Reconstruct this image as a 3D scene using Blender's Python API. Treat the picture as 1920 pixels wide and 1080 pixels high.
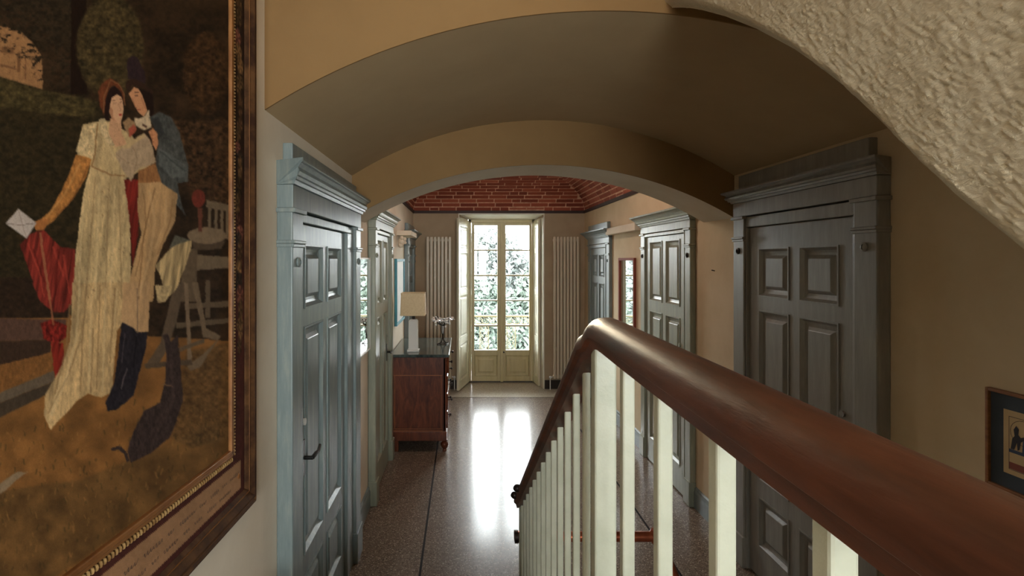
import bpy, bmesh, math, random
import numpy as np
from mathutils import Vector, Matrix, noise as mnoise

random.seed(7)
for _o in list(bpy.data.objects):
    bpy.data.objects.remove(_o)
scene = bpy.context.scene
COL = scene.collection

# ------------------------------------------------------------------ camera
F = 970.0                    # focal length in pixels of the 1920x1080 frame
PX, PY = 868.0, 487.0        # where the corridor's depth lines meet
EYE = 1.92
cam_d = bpy.data.cameras.new('camera')
cam_d.sensor_width = 36.0
cam_d.lens = F / 1920.0 * 36.0
cam_d.shift_x = (960.0 - PX) / 1920.0
cam_d.shift_y = (PY - 540.0) / 1920.0
cam_d.clip_start = 0.02
cam = bpy.data.objects.new('camera', cam_d)
cam.location = (0, 0, EYE)
cam.rotation_euler = (math.pi / 2, 0, 0)
COL.objects.link(cam)
scene.camera = cam

# ------------------------------------------------------------------ world, light, exposure
world = bpy.data.worlds.new('sky')
scene.world = world
world.use_nodes = True
bg = world.node_tree.nodes['Background']
bg.inputs[0].default_value = (0.95, 0.975, 1.0, 1)
bg.inputs[1].default_value = 13.0
scene.view_settings.view_transform = 'Standard'
scene.view_settings.look = 'None'
scene.view_settings.exposure = 1.5
scene.view_settings.gamma = 1.0
scene.view_settings.use_curve_mapping = False
try:
    scene.cycles.max_bounces = 12
    scene.cycles.diffuse_bounces = 8
    scene.cycles.sample_clamp_indirect = 6.0
except Exception:
    pass

YB_WIN = -2.72
def area(name, loc, rot, sx, sy, power=0, color=(1, 1, 1), portal=False):
    d = bpy.data.lights.new(name, 'AREA')
    d.shape = 'RECTANGLE'; d.size = sx; d.size_y = sy
    d.energy = power; d.color = color
    o = bpy.data.objects.new(name, d)
    o.location = loc; o.rotation_euler = rot
    COL.objects.link(o)
    if portal:
        d.cycles.is_portal = True
    return o
# portals: they add no light, they only guide sky light through the two openings
area('portal_french_door', (0.6, 8.32, 1.3), (-math.pi / 2, 0, 0), 1.2, 2.6, portal=True)
area('portal_stair_window', (0.55, YB_WIN, 1.825), (math.pi / 2, 0, 0), 1.62, 1.37, portal=True)

# low sun that glints through the trees at the top of the French door
sun_d = bpy.data.lights.new('sun', 'SUN')
sun_d.energy = 2.5; sun_d.color = (1.0, 0.80, 0.55); sun_d.angle = math.radians(5)
sun = bpy.data.objects.new('sun', sun_d)
sun.rotation_euler = Vector((-0.069, -1.0, -0.064)).to_track_quat('-Z', 'Y').to_euler()
sun.location = (2, 30, 5)
COL.objects.link(sun)

# ------------------------------------------------------------------ materials
def srgb(r, g, b):
    def f(c):
        c = c / 255.0
        return c / 12.92 if c <= 0.04045 else ((c + 0.055) / 1.055) ** 2.4
    return (f(r), f(g), f(b), 1.0)

def nmat(name):
    m = bpy.data.materials.new(name)
    m.use_nodes = True
    nt = m.node_tree
    p = nt.nodes['Principled BSDF']
    return m, nt, p

def N(nt, t, **kw):
    n = nt.nodes.new(t)
    for k, v in kw.items():
        setattr(n, k, v)
    return n

def coords(nt, scale=(1, 1, 1), rot=(0, 0, 0), kind='Object'):
    tc = N(nt, 'ShaderNodeTexCoord')
    mp = N(nt, 'ShaderNodeMapping')
    mp.inputs['Scale'].default_value = scale
    mp.inputs['Rotation'].default_value = rot
    nt.links.new(tc.outputs[kind], mp.inputs['Vector'])
    return mp.outputs['Vector']

def noise_tex(nt, vec, scale, detail=4, rough=0.6, dist=0.0):
    n = N(nt, 'ShaderNodeTexNoise')
    n.inputs['Scale'].default_value = scale
    n.inputs['Detail'].default_value = detail
    n.inputs['Roughness'].default_value = rough
    n.inputs['Distortion'].default_value = dist
    nt.links.new(vec, n.inputs['Vector'])
    return n.outputs['Fac']

def ramp(nt, fac, stops):
    r = N(nt, 'ShaderNodeValToRGB')
    el = r.color_ramp.elements
    el[0].position, el[0].color = stops[0]
    el[1].position, el[1].color = stops[-1]
    for pos, c in stops[1:-1]:
        e = el.new(pos); e.color = c
    nt.links.new(fac, r.inputs['Fac'])
    return r.outputs['Color']

def bump(nt, p, height, strength=0.2, dist=0.01):
    b = N(nt, 'ShaderNodeBump')
    b.inputs['Strength'].default_value = strength
    b.inputs['Distance'].default_value = dist
    nt.links.new(height, b.inputs['Height'])
    nt.links.new(b.outputs['Normal'], p.inputs['Normal'])

def simple(name, c1, c2=None, rough=0.5, metal=0.0, scale=6.0, stretch=(1, 1, 1), bmp=0.0, bscale=60.0, spec=0.5, coat=0.0, lo=0.35, hi=0.65, bdist=0.004):
    m, nt, p = nmat(name)
    c2 = c2 or c1
    v = coords(nt, stretch)
    f = noise_tex(nt, v, scale, 5, 0.62)
    nt.links.new(ramp(nt, f, [(lo, c1), (hi, c2)]), p.inputs['Base Color'])
    p.inputs['Roughness'].default_value = rough
    p.inputs['Metallic'].default_value = metal
    p.inputs['Specular IOR Level'].default_value = spec
    p.inputs['Coat Weight'].default_value = coat
    p.inputs['Coat Roughness'].default_value = 0.15
    if bmp:
        bump(nt, p, noise_tex(nt, v, bscale, 4, 0.6), bmp, bdist)
    return m

M = {}
M['plaster'] = simple('cream_plaster', srgb(222, 210, 190), srgb(212, 198, 176), 0.9, scale=2.2, bmp=0.12, bscale=45, spec=0.2)
M['plaster_warm'] = simple('ochre_plaster', srgb(136, 106, 69), srgb(128, 98, 63), 0.92, scale=1.6, bmp=0.12, bscale=40, spec=0.15)
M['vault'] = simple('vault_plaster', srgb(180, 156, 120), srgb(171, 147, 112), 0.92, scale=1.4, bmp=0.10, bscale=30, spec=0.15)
M['white_paint'] = simple('white_paint', srgb(225, 220, 205), srgb(214, 208, 190), 0.5, scale=5)
M['cream_paint'] = simple('cream_door_paint', srgb(200, 188, 146), srgb(188, 175, 132), 0.38, scale=5, stretch=(3, 3, 0.6), bmp=0.05)
M['shutter'] = simple('shutter_paint', srgb(226, 222, 196), srgb(214, 208, 178), 0.4, scale=5, stretch=(3, 3, 0.5))
M['radiator'] = simple('radiator_enamel', srgb(206, 192, 166), srgb(198, 184, 158), 0.32, scale=3)
M['mahogany_rail'] = simple('handrail_wood', srgb(40, 19, 12), srgb(108, 60, 38), 0.42, scale=9, stretch=(3.2, 0.4, 3.2), bmp=0.12, bscale=50, coat=0.0, lo=0.28, hi=0.74)
M['dark_iron'] = simple('dark_iron', srgb(38, 30, 26), srgb(52, 40, 32), 0.4, metal=0.6)
M['copper'] = simple('copper_pipe', srgb(178, 98, 66), srgb(120, 58, 36), 0.3, metal=0.75, scale=14)
M['marble'] = simple('green_marble', srgb(92, 104, 100), srgb(52, 62, 62), 0.12, scale=7, stretch=(1, 1, 1), spec=0.6, lo=0.4, hi=0.62)
M['gold'] = simple('gilt_moulding', srgb(150, 100, 52), srgb(118, 72, 34), 0.5, metal=0.15, scale=10)
M['gilt_bead'] = simple('gilt_beading', srgb(176, 142, 92), srgb(120, 84, 44), 0.5, metal=0.15, scale=40)
M['dark_frame'] = simple('dark_picture_frame', srgb(52, 32, 20), srgb(92, 62, 36), 0.75, spec=0.15, scale=16, bmp=0.2, bscale=40)
M['teal'] = simple('teal_frame', srgb(40, 120, 140), srgb(60, 140, 156), 0.45)
M['black'] = simple('black_lacquer', srgb(18, 17, 17), srgb(26, 24, 23), 0.3)
M['oak'] = simple('oak_frame', srgb(150, 98, 54), srgb(122, 76, 40), 0.5, scale=9, stretch=(6, 1, 6))
M['mat_board'] = simple('blue_mat_board', srgb(66, 74, 84), srgb(58, 66, 76), 0.85)
M['paper'] = simple('cream_paper', srgb(206, 178, 136), srgb(196, 168, 126), 0.85)
M['pale_print'] = simple('pale_print', srgb(222, 222, 214), srgb(206, 210, 206), 0.4)
M['ink'] = simple('ink', srgb(40, 36, 40), srgb(58, 52, 56), 0.8)
M['print_red'] = simple('print_red', srgb(140, 74, 58), srgb(128, 64, 50), 0.8)
M['print_blue'] = simple('print_blue', srgb(66, 76, 100), srgb(56, 66, 90), 0.8)
M['shade'] = simple('lamp_shade_linen', srgb(222, 204, 166), srgb(212, 192, 154), 0.8, scale=60)
M['bark'] = simple('bark', srgb(78, 72, 64), srgb(56, 50, 44), 0.9, scale=10)
M['stone'] = simple('balcony_stone', srgb(90, 88, 84), srgb(78, 75, 70), 0.8)
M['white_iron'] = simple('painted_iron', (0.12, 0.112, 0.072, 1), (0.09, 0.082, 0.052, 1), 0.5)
M['trim_brown'] = simple('dark_brown_trim', srgb(58, 34, 26), srgb(48, 28, 22), 0.6)
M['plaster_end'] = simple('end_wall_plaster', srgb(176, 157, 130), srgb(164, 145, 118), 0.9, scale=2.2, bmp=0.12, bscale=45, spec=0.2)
M['plaster_right'] = simple('bounce_tinted_plaster', srgb(210, 190, 158), srgb(198, 176, 142), 0.9, scale=2.2, bmp=0.12, bscale=45, spec=0.2)  # same plaster as the left wall, with warm bounced light mixed into its colour
M['white_plastic'] = simple('white_plastic', srgb(222, 220, 214), srgb(214, 212, 206), 0.4)

def leaf_mat(name, c1, c2):
    m, nt, p = nmat(name)
    v = coords(nt)
    f = noise_tex(nt, v, 3.0, 5, 0.7)
    nt.links.new(ramp(nt, f, [(0.3, c1), (0.7, c2)]), p.inputs['Base Color'])
    p.inputs['Roughness'].default_value = 0.6
    return m
M['leaf_green'] = leaf_mat('leaf_green', (0.034, 0.052, 0.042, 1), (0.085, 0.105, 0.085, 1))
M['leaf_hazed'] = leaf_mat('leaf_hazed', (0.09, 0.104, 0.098, 1), (0.16, 0.178, 0.168, 1))  # leaf colour paled to carry the haze over the farther trees

# blue-grey worn paint
def door_paint(name, c1, c2, c3):
    m, nt, p = nmat(name)
    v = coords(nt, (4, 4, 0.5))
    f = noise_tex(nt, v, 7.0, 6, 0.7)
    col = ramp(nt, f, [(0.3, c1), (0.52, c2), (0.75, c3)])
    nt.links.new(col, p.inputs['Base Color'])
    p.inputs['Roughness'].default_value = 0.36
    p.inputs['Specular IOR Level'].default_value = 0.55
    v2 = coords(nt, (14, 14, 0.9))
    bump(nt, p, noise_tex(nt, v2, 12.0, 4, 0.6), 0.10, 0.004)
    return m
M['door_blue'] = door_paint('blue_grey_door_paint', srgb(102, 115, 116), srgb(118, 129, 128), srgb(144, 150, 141))
M['door_slate'] = door_paint('slate_door_paint', srgb(120, 116, 110), srgb(132, 128, 120), srgb(148, 144, 132))

M['door_lit'] = door_paint('window_lit_door_paint', srgb(124, 128, 114), srgb(142, 144, 126), srgb(164, 162, 140))  # door paint made paler and warmer, window light on the cupboards coloured in
# baluster paint: cream, hammered
M['baluster'] = simple('baluster_cream_paint', srgb(190, 191, 173), srgb(174, 176, 157), 0.35, scale=10, bmp=0.35, bscale=55, bdist=0.003)

# terrazzo
def terrazzo(name, base, chip_stops, rough):
    m, nt, p = nmat(name)
    v = coords(nt)
    vo = N(nt, 'ShaderNodeTexVoronoi')
    vo.inputs['Scale'].default_value = 120
    nt.links.new(v, vo.inputs['Vector'])
    sep = N(nt, 'ShaderNodeSeparateColor')
    nt.links.new(vo.outputs['Color'], sep.inputs[0])
    chips = ramp(nt, sep.outputs[0], chip_stops)
    vd = N(nt, 'ShaderNodeMath', operation='GREATER_THAN')
    vd.inputs[1].default_value = 0.50
    nt.links.new(vo.outputs['Distance'], vd.inputs[0])
    mix = N(nt, 'ShaderNodeMix', data_type='RGBA')
    nt.links.new(vd.outputs[0], mix.inputs['Factor'])
    nt.links.new(chips, mix.inputs['A'])
    mix.inputs['B'].default_value = base
    f = noise_tex(nt, v, 1.3, 3)
    shade = ramp(nt, f, [(0.3, (0.92, 0.92, 0.92, 1)), (0.7, (1.05, 1.04, 1.03, 1))])
    mul = N(nt, 'ShaderNodeMix', data_type='RGBA', blend_type='MULTIPLY')
    mul.inputs['Factor'].default_value = 1.0
    nt.links.new(mix.outputs['Result'], mul.inputs['A'])
    nt.links.new(shade, mul.inputs['B'])
    nt.links.new(mul.outputs['Result'], p.inputs['Base Color'])
    fr = noise_tex(nt, v, 8.0, 3)
    rr = N(nt, 'ShaderNodeMapRange')
    rr.inputs['To Min'].default_value = rough * 0.75
    rr.inputs['To Max'].default_value = rough * 1.35
    nt.links.new(fr, rr.inputs['Value'])
    nt.links.new(rr.outputs[0], p.inputs['Roughness'])
    p.inputs['Specular IOR Level'].default_value = 0.10
    p.inputs['Coat Weight'].default_value = 0.22
    p.inputs['Coat Roughness'].default_value = 0.34
    return m
M['terrazzo'] = terrazzo('terrazzo', srgb(116, 101, 88),
    [(0.0, srgb(62, 53, 46)), (0.35, srgb(106, 92, 80)), (0.7, srgb(136, 121, 107)), (0.9, srgb(164, 150, 135)), (1.0, srgb(192, 180, 164))], 0.15)
M['terrazzo_pale'] = terrazzo('pale_terrazzo', srgb(176, 166, 148), [(0.0, srgb(120, 110, 98)), (0.4, srgb(168, 158, 142)), (0.8, srgb(190, 180, 164)), (1.0, srgb(214, 206, 192))], 0.22)
M['seam'] = simple('dark_seam', srgb(30, 25, 23), None, 0.8, spec=0.1)

# red brick with per-brick tone
def brick_mat():
    m, nt, p = nmat('red_brick')
    oi = N(nt, 'ShaderNodeObjectInfo')
    c = ramp(nt, oi.outputs['Random'], [(0.0, srgb(132, 60, 40)), (0.5, srgb(154, 76, 51)), (1.0, srgb(178, 96, 68))])
    v = coords(nt)
    f = noise_tex(nt, v, 30, 5)
    sh = ramp(nt, f, [(0.25, (0.6, 0.6, 0.6, 1)), (0.75, (1.15, 1.12, 1.1, 1))])
    mul = N(nt, 'ShaderNodeMix', data_type='RGBA', blend_type='MULTIPLY')
    mul.inputs['Factor'].default_value = 1.0
    nt.links.new(c, mul.inputs['A']); nt.links.new(sh, mul.inputs['B'])
    nt.links.new(mul.outputs['Result'], p.inputs['Base Color'])
    p.inputs['Roughness'].default_value = 0.85
    bump(nt, p, f, 0.4, 0.005)
    return m
M['brick'] = brick_mat()
M['mortar'] = simple('mortar', srgb(224, 180, 150), srgb(190, 140, 112), 0.95, scale=14)

# walnut with vertical grain
def wood(name, c1, c2, c3, stretch, rough=0.35):
    m, nt, p = nmat(name)
    v = coords(nt, stretch)
    f = noise_tex(nt, v, 5.0, 8, 0.62, 0.8)
    nt.links.new(ramp(nt, f, [(0.3, c1), (0.5, c2), (0.72, c3)]), p.inputs['Base Color'])
    p.inputs['Roughness'].default_value = rough
    p.inputs['Coat Weight'].default_value = 0.2
    return m
M['walnut'] = wood('walnut', srgb(70, 32, 18), srgb(104, 52, 30), srgb(132, 72, 42), (5, 5, 1.2))
M['walnut_gloss'] = wood('polished_walnut', srgb(70, 32, 18), srgb(104, 52, 30), srgb(132, 72, 42), (5, 1.2, 5), 0.12)
M['inlay'] = simple('pale_inlay', srgb(158, 98, 56), srgb(140, 84, 46), 0.4)

# mirror and glass
def mirror_mat():
    m, nt, p = nmat('mirror_glass')
    f = noise_tex(nt, coords(nt), 2.0, 2)
    nt.links.new(ramp(nt, f, [(0.3, (0.80, 0.83, 0.80, 1)), (0.7, (0.84, 0.86, 0.83, 1))]), p.inputs['Base Color'])
    p.inputs['Metallic'].default_value = 1.0
    p.inputs['Roughness'].default_value = 0.02
    return m
M['mirror'] = mirror_mat()
def glass_mat():
    m = bpy.data.materials.new('window_glass')
    m.use_nodes = True
    nt = m.node_tree
    nt.nodes.remove(nt.nodes['Principled BSDF'])
    out = nt.nodes['Material Output']
    tr = N(nt, 'ShaderNodeBsdfTransparent'); tr.inputs[0].default_value = (0.95, 0.97, 0.96, 1)
    gl = N(nt, 'ShaderNodeBsdfGlossy'); gl.inputs['Roughness'].default_value = 0.01
    fr = N(nt, 'ShaderNodeFresnel'); fr.inputs['IOR'].default_value = 1.45
    mx = N(nt, 'ShaderNodeMixShader')
    nt.links.new(fr.outputs[0], mx.inputs[0]); nt.links.new(tr.outputs[0], mx.inputs[1]); nt.links.new(gl.outputs[0], mx.inputs[2])
    nt.links.new(mx.outputs[0], out.inputs['Surface'])
    return m
M['glass'] = glass_mat()
def crystal_mat():
    m, nt, p = nmat('crystal')
    p.inputs['Base Color'].default_value = (0.95, 0.95, 0.92, 1)
    p.inputs['Roughness'].default_value = 0.06
    p.inputs['Transmission Weight'].default_value = 0.15
    p.inputs['IOR'].default_value = 1.5
    return m
M['crystal'] = crystal_mat()

# rough daubed plaster of the upper stair flight
def rough_plaster():
    m, nt, p = nmat('daubed_plaster')
    v = coords(nt, (1, 1, 1), (math.radians(-44), 0, 0))
    f = noise_tex(nt, v, 3.0, 4)
    nt.links.new(ramp(nt, f, [(0.3, srgb(210, 196, 168)), (0.7, srgb(222, 210, 184))]), p.inputs['Base Color'])
    p.inputs['Roughness'].default_value = 0.85
    p.inputs['Specular IOR Level'].default_value = 0.3
    v2 = coords(nt, (1, 0.35, 1), (math.radians(-44), 0, 0))
    bump(nt, p, noise_tex(nt, v2, 170, 6, 0.7, 0.5), 0.9, 0.006)
    return m
M['daub'] = rough_plaster()

# ------------------------------------------------------------------ mesh helpers
class MB:
    """collects shapes in world space; build() links them as one mesh object"""
    def __init__(self):
        self.v = []; self.f = []
    def add(self, vs, fs):
        n = len(self.v)
        self.v += [tuple(p) for p in vs]
        self.f += [tuple(i + n for i in f) for f in fs]
        return self
    def box(self, x0, x1, y0, y1, z0, z1):
        vs = [(x, y, z) for z in (z0, z1) for y in (y0, y1) for x in (x0, x1)]
        return self.add(vs, [(0, 2, 3, 1), (4, 5, 7, 6), (0, 1, 5, 4), (2, 6, 7, 3), (0, 4, 6, 2), (1, 3, 7, 5)])
    def extrude(self, poly, fn0, fn1):
        """prism: the polygon placed by fn0 at one end and by fn1 at the other"""
        n = len(poly)
        vs = [fn0(p) for p in poly] + [fn1(p) for p in poly]
        fs = [(i, (i + 1) % n, n + (i + 1) % n, n + i) for i in range(n)]
        fs += [tuple(range(n - 1, -1, -1)), tuple(range(n, 2 * n))]
        return self.add(vs, fs)
    def strip(self, ring_list, close=True, caps=True):
        n = len(ring_list[0]); m = len(ring_list)
        vs = [p for r in ring_list for p in r]
        fs = []
        for k in range(m - 1):
            for i in range(n if close else n - 1):
                j = (i + 1) % n
                fs.append((k * n + i, k * n + j, (k + 1) * n + j, (k + 1) * n + i))
        if caps:
            fs += [tuple(range(n - 1, -1, -1)), tuple(range((m - 1) * n, m * n))]
        return self.add(vs, fs)
    def tube(self, pts, r, seg=8, caps=True):
        pts = [Vector(p) for p in pts]
        rs = r if isinstance(r, (list, tuple)) else [r] * len(pts)
        rings = []
        for i, p in enumerate(pts):
            t = (pts[min(i + 1, len(pts) - 1)] - pts[max(i - 1, 0)])
            if t.length < 1e-9: t = Vector((0, 0, 1))
            t.normalize()
            up = Vector((0, 0, 1)) if abs(t.z) < 0.9 else Vector((1, 0, 0))
            a = t.cross(up).normalized(); b = a.cross(t)
            rings.append([p + (a * math.cos(k * 2 * math.pi / seg) + b * math.sin(k * 2 * math.pi / seg)) * rs[i] for k in range(seg)])
        return self.strip(rings, True, caps)
    def lathe(self, c, prof, seg=16):
        c = Vector(c)
        rings = [[c + Vector((r * math.cos(k * 2 * math.pi / seg), r * math.sin(k * 2 * math.pi / seg), z)) for k in range(seg)] for r, z in prof]
        return self.strip(rings)
    def ball(self, c, r, seg=10, rings=6, sc=(1, 1, 1)):
        c = Vector(c)
        rr = []
        for i in range(rings + 1):
            a = math.pi * i / rings
            q = max(math.sin(a), 0.02)
            rr.append([c + Vector((r * q * math.cos(k * 2 * math.pi / seg) * sc[0], r * q * math.sin(k * 2 * math.pi / seg) * sc[1], -r * math.cos(a) * sc[2])) for k in range(seg)])
        return self.strip(rr)
    def build(self, name, mat, parent=None, smooth=False, bevel=0.0, bseg=2, props=None):
        off = Vector(WLOC.get(parent.name, (0, 0, 0))) if parent else Vector((0, 0, 0))
        me = bpy.data.meshes.new(name)
        me.from_pydata([tuple(Vector(p) - off) for p in self.v], [], self.f)
        bm = bmesh.new(); bm.from_mesh(me)
        bmesh.ops.recalc_face_normals(bm, faces=bm.faces)
        bm.to_mesh(me); bm.free()
        me.materials.append(mat if not isinstance(mat, str) else M[mat])
        o = bpy.data.objects.new(name, me)
        COL.objects.link(o)
        if parent:
            o.parent = parent
            WLOC[o.name] = tuple(off)
        else:
            WLOC[o.name] = (0, 0, 0)
        if smooth:
            me.polygons.foreach_set('use_smooth', [True] * len(me.polygons))
            me.set_sharp_from_angle(angle=math.radians(38))
        if bevel:
            b = o.modifiers.new('edge', 'BEVEL')
            b.width = bevel; b.segments = bseg; b.limit_method = 'ANGLE'; b.angle_limit = math.radians(40)
        if props:
            for k, v in props.items(): o[k] = v
        return o
WLOC = {}

def tag(o, label, cat=None, group=None, kind=None):
    o['label'] = label
    if cat: o['category'] = cat
    if group: o['group'] = group
    if kind: o['kind'] = kind
    return o

def empty(name, loc, label, cat, group=None, kind=None):
    o = bpy.data.objects.new(name, None)
    o.location = loc
    o.empty_display_size = 0.05
    COL.objects.link(o)
    WLOC[o.name] = tuple(loc)
    return tag(o, label, cat, group, kind)

def recenter(o):
    """origin of a top-level mesh to its base centre"""
    me = o.data
    co = np.empty(len(me.vertices) * 3); me.vertices.foreach_get('co', co); co = co.reshape(-1, 3)
    c = np.array([(co[:, 0].min() + co[:, 0].max()) / 2, (co[:, 1].min() + co[:, 1].max()) / 2, co[:, 2].min()])
    co -= c
    me.vertices.foreach_set('co', co.ravel())
    o.location = tuple(c)
    WLOC[o.name] = tuple(c)
    return o

# ------------------------------------------------------------------ dimensions
XL, XR = -0.74, 1.81          # corridor walls
XM = (XL + XR) / 2
YB = -2.5                     # wall behind the stairs
Y1, Y2, Y3, YE = 1.93, 3.45, 3.89, 7.70   # arch wall, middle arch, its back, end wall
ZTOP = 4.6

def arc_z(x, zs, rise):
    a = (XR - XL) / 2
    R = (a * a + rise * rise) / (2 * rise)
    return zs + math.sqrt(max(R * R - (x - XM) ** 2, 0)) - (R - rise)

def arch_prism(y0, y1, zs, rise, ztop, n=48):
    mb = MB()
    xs = [XL + (XR - XL) * i / n for i in range(n + 1)]
    vs = []
    for y in (y0, y1):
        vs += [(x, y, arc_z(x, zs, rise)) for x in xs]
        vs += [(x, y, ztop) for x in xs]
    m = n + 1
    fs = []
    for i in range(n):
        fs.append((i, i + 1, m + i + 1, m + i))                                  # front
        fs.append((2 * m + i, 3 * m + i, 3 * m + i + 1, 2 * m + i + 1))          # back
        fs.append((i, 2 * m + i, 2 * m + i + 1, i + 1))                          # intrados
        fs.append((m + i, m + i + 1, 3 * m + i + 1, 3 * m + i))                  # top
    fs += [(0, m, 3 * m, 2 * m), (n, 2 * m + n, 3 * m + n, m + n)]
    return mb.add(vs, fs)

# ------------------------------------------------------------------ the setting
LAND = 0.82
mb = MB()
WX0, WX1, WZ0, WZ1 = -0.25, 1.35, 1.15, 2.50      # stair window in the wall behind the viewer
mb.box(XL - 0.25, XL, YB, 8.25, -0.2, ZTOP)
tag(mb.build('wall_left', 'plaster'), 'cream plaster corridor wall carrying the big painting and the table lamp side doors', 'wall', kind='structure')
tag(MB().box(XR, XR + 0.25, YB, 8.25, -0.2, ZTOP).build('wall_right', 'plaster_right'), 'cream plaster corridor wall behind the stair railing, with the small framed print', 'wall', kind='structure')
mb = MB().box(XL, WX0, YB - 0.2, YB, -0.2, ZTOP).box(WX1, XR, YB - 0.2, YB, -0.2, ZTOP).box(WX0, WX1, YB - 0.2, YB, -0.2, WZ0).box(WX0, WX1, YB - 0.2, YB, WZ1, ZTOP)
tag(mb.build('wall_back', 'plaster'), 'plain plaster wall behind the stair landing', 'wall', kind='structure')
tag(MB().box(XL - 0.25, XR + 0.25, YB - 0.2, Y1 + 0.2, ZTOP, ZTOP + 0.15).build('ceiling', 'plaster'), 'plain plaster ceiling high above the stairwell', 'ceiling', kind='structure')

# end wall with the splayed window recess
OX0, OX1, OZ = -0.055, 1.20, 2.60
FX0, FX1, FZ = 0.085, 1.125, 2.55
mb = MB()
mb.extrude([(XL, YE), (OX0, YE), (FX0 - 0.01, 8.10), (FX0 - 0.01, 8.25), (XL, 8.25)], lambda p: (p[0], p[1], -0.2), lambda p: (p[0], p[1], 3.4))
mb.extrude([(OX1, YE), (XR, YE), (XR, 8.25), (FX1 + 0.01, 8.25), (FX1 + 0.01, 8.10)], lambda p: (p[0], p[1], -0.2), lambda p: (p[0], p[1], 3.4))
mb.extrude([(YE, OZ), (8.10, FZ + 0.005), (8.25, FZ + 0.005), (8.25, 3.4), (YE, 3.4)], lambda p: (OX0 - 0.02, p[0], p[1]), lambda p: (OX1 + 0.02, p[0], p[1]))
we = mb.build('wall_end', 'plaster_end')
tag(we, 'plaster end wall with radiators flanking the French door recess', 'wall', kind='structure')

for poly in ([(OX0, YE), (OX0 + 0.006, YE), (FX0 - 0.004, 8.10), (FX0 - 0.01, 8.10)], [(OX1, YE), (OX1 - 0.006, YE), (FX1 + 0.004, 8.10), (FX1 + 0.01, 8.10)]):
    MB().extrude(poly, lambda p: (p[0], p[1], 0.0), lambda p: (p[0], p[1], OZ if False else FZ)).build('recess_lining', 'white_paint', we)
MB().extrude([(YE, OZ), (YE, OZ - 0.006), (8.10, FZ - 0.001), (8.10, FZ + 0.005)], lambda p: (OX0, p[0], p[1]), lambda p: (OX1, p[0], p[1])).build('recess_lining', 'white_paint', we)
# plaster casing bead round the recess
mb = MB()
for x0, x1 in ((OX0 - 0.012, OX0 + 0.0), (OX1, OX1 + 0.012)):
    mb.box(x0, x1, YE - 0.008, YE + 0.02, 0, OZ + 0.012)
mb.box(OX0, OX1, YE - 0.008, YE + 0.02, OZ, OZ + 0.012)
tag(mb.build('trim_1', 'white_paint'), 'thin pale edging round the French door recess', 'trim', kind='structure')

# floor
fl = MB().box(XL - 0.2, XR + 0.2, YB, 8.25, -0.2, 0.0).build('floor', 'terrazzo')
tag(fl, 'polished brown and grey speckled terrazzo hall floor', 'floor', kind='structure')
for (x0, x1, y0, y1) in ((-0.270, -0.256, 2.6, 7.22), (1.320, 1.334, 2.6, 7.22), (XL, XR, 7.215, 7.225)):
    MB().box(x0, x1, y0, y1, -0.01, 0.0012).build('divider_strip', 'seam', fl)
MB().box(XL, XR, 7.226, 8.20, -0.01, 0.001).build('threshold_slab', 'terrazzo_pale', fl)

# vaults
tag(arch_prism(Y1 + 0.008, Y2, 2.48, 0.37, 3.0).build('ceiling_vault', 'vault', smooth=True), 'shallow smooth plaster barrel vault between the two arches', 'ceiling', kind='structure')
tag(arch_prism(Y1, Y1 + 0.008, 2.48, 0.37, ZTOP).build('wall_front_arch', 'plaster_warm', smooth=True), 'ochre plaster wall above the wide front arch', 'wall', kind='structure')
arch2 = arch_prism(Y2 + 0.006, Y3, 2.20, 0.353, 3.35).build('wall_middle_arch', 'plaster', smooth=True)
tag(arch2, 'low plaster arch with ochre face in front of the brick vault', 'arch', kind='structure')
arch_prism(Y2, Y2 + 0.006, 2.20, 0.353, 3.35).build('arch_face', 'plaster_warm', arch2)

# brick pavilion vault over the end of the corridor
ZS, RISE, HALF = 2.64, 0.58, (XR - XL) / 2
def vz(d):
    q = 1 - min(d, HALF) / HALF
    return ZS + RISE * math.sqrt(max(1 - q * q, 0))
arc_tab = [(0.0, 0.0)]
_n = 900
for i in range(1, _n + 1):
    d0, d1 = HALF * ((i - 1) / _n) ** 2, HALF * (i / _n) ** 2
    arc_tab.append((arc_tab[-1][0] + math.hypot(d1 - d0, vz(d1) - vz(d0)), d1))
def d_of_s(s):
    return float(np.interp(s, [a for a, _ in arc_tab], [b for _, b in arc_tab]))
S_END = arc_tab[-1][0]
mb = MB()
ds = [HALF * (i / 20) ** 2 for i in range(21)]
up = 0.003
for side in range(4):
    rows = []
    for d in ds:
        z = vz(d) + up
        if side == 0: rows.append(((XL + d, YE - d, z), (XR - d, YE - d, z)))
        if side == 1: rows.append(((XR - d, YE - d, z), (XR - d, Y3 + d, z)))
        if side == 2: rows.append(((XR - d, Y3 + d, z), (XL + d, Y3 + d, z)))
        if side == 3: rows.append(((XL + d, Y3 + d, z), (XL + d, YE - d, z)))
    vs = [p for r in rows for p in r]
    mb.add(vs, [(2 * k, 2 * k + 1, 2 * k + 3, 2 * k + 2) for k in range(20)])
vault = mb.build('ceiling_brick_vault', 'mortar')
tag(vault, 'red brick pavilion vault with pale mortar joints over the corridor end', 'ceiling', kind='structure')
WLOC[vault.name] = (0, 0, 0)
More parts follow.
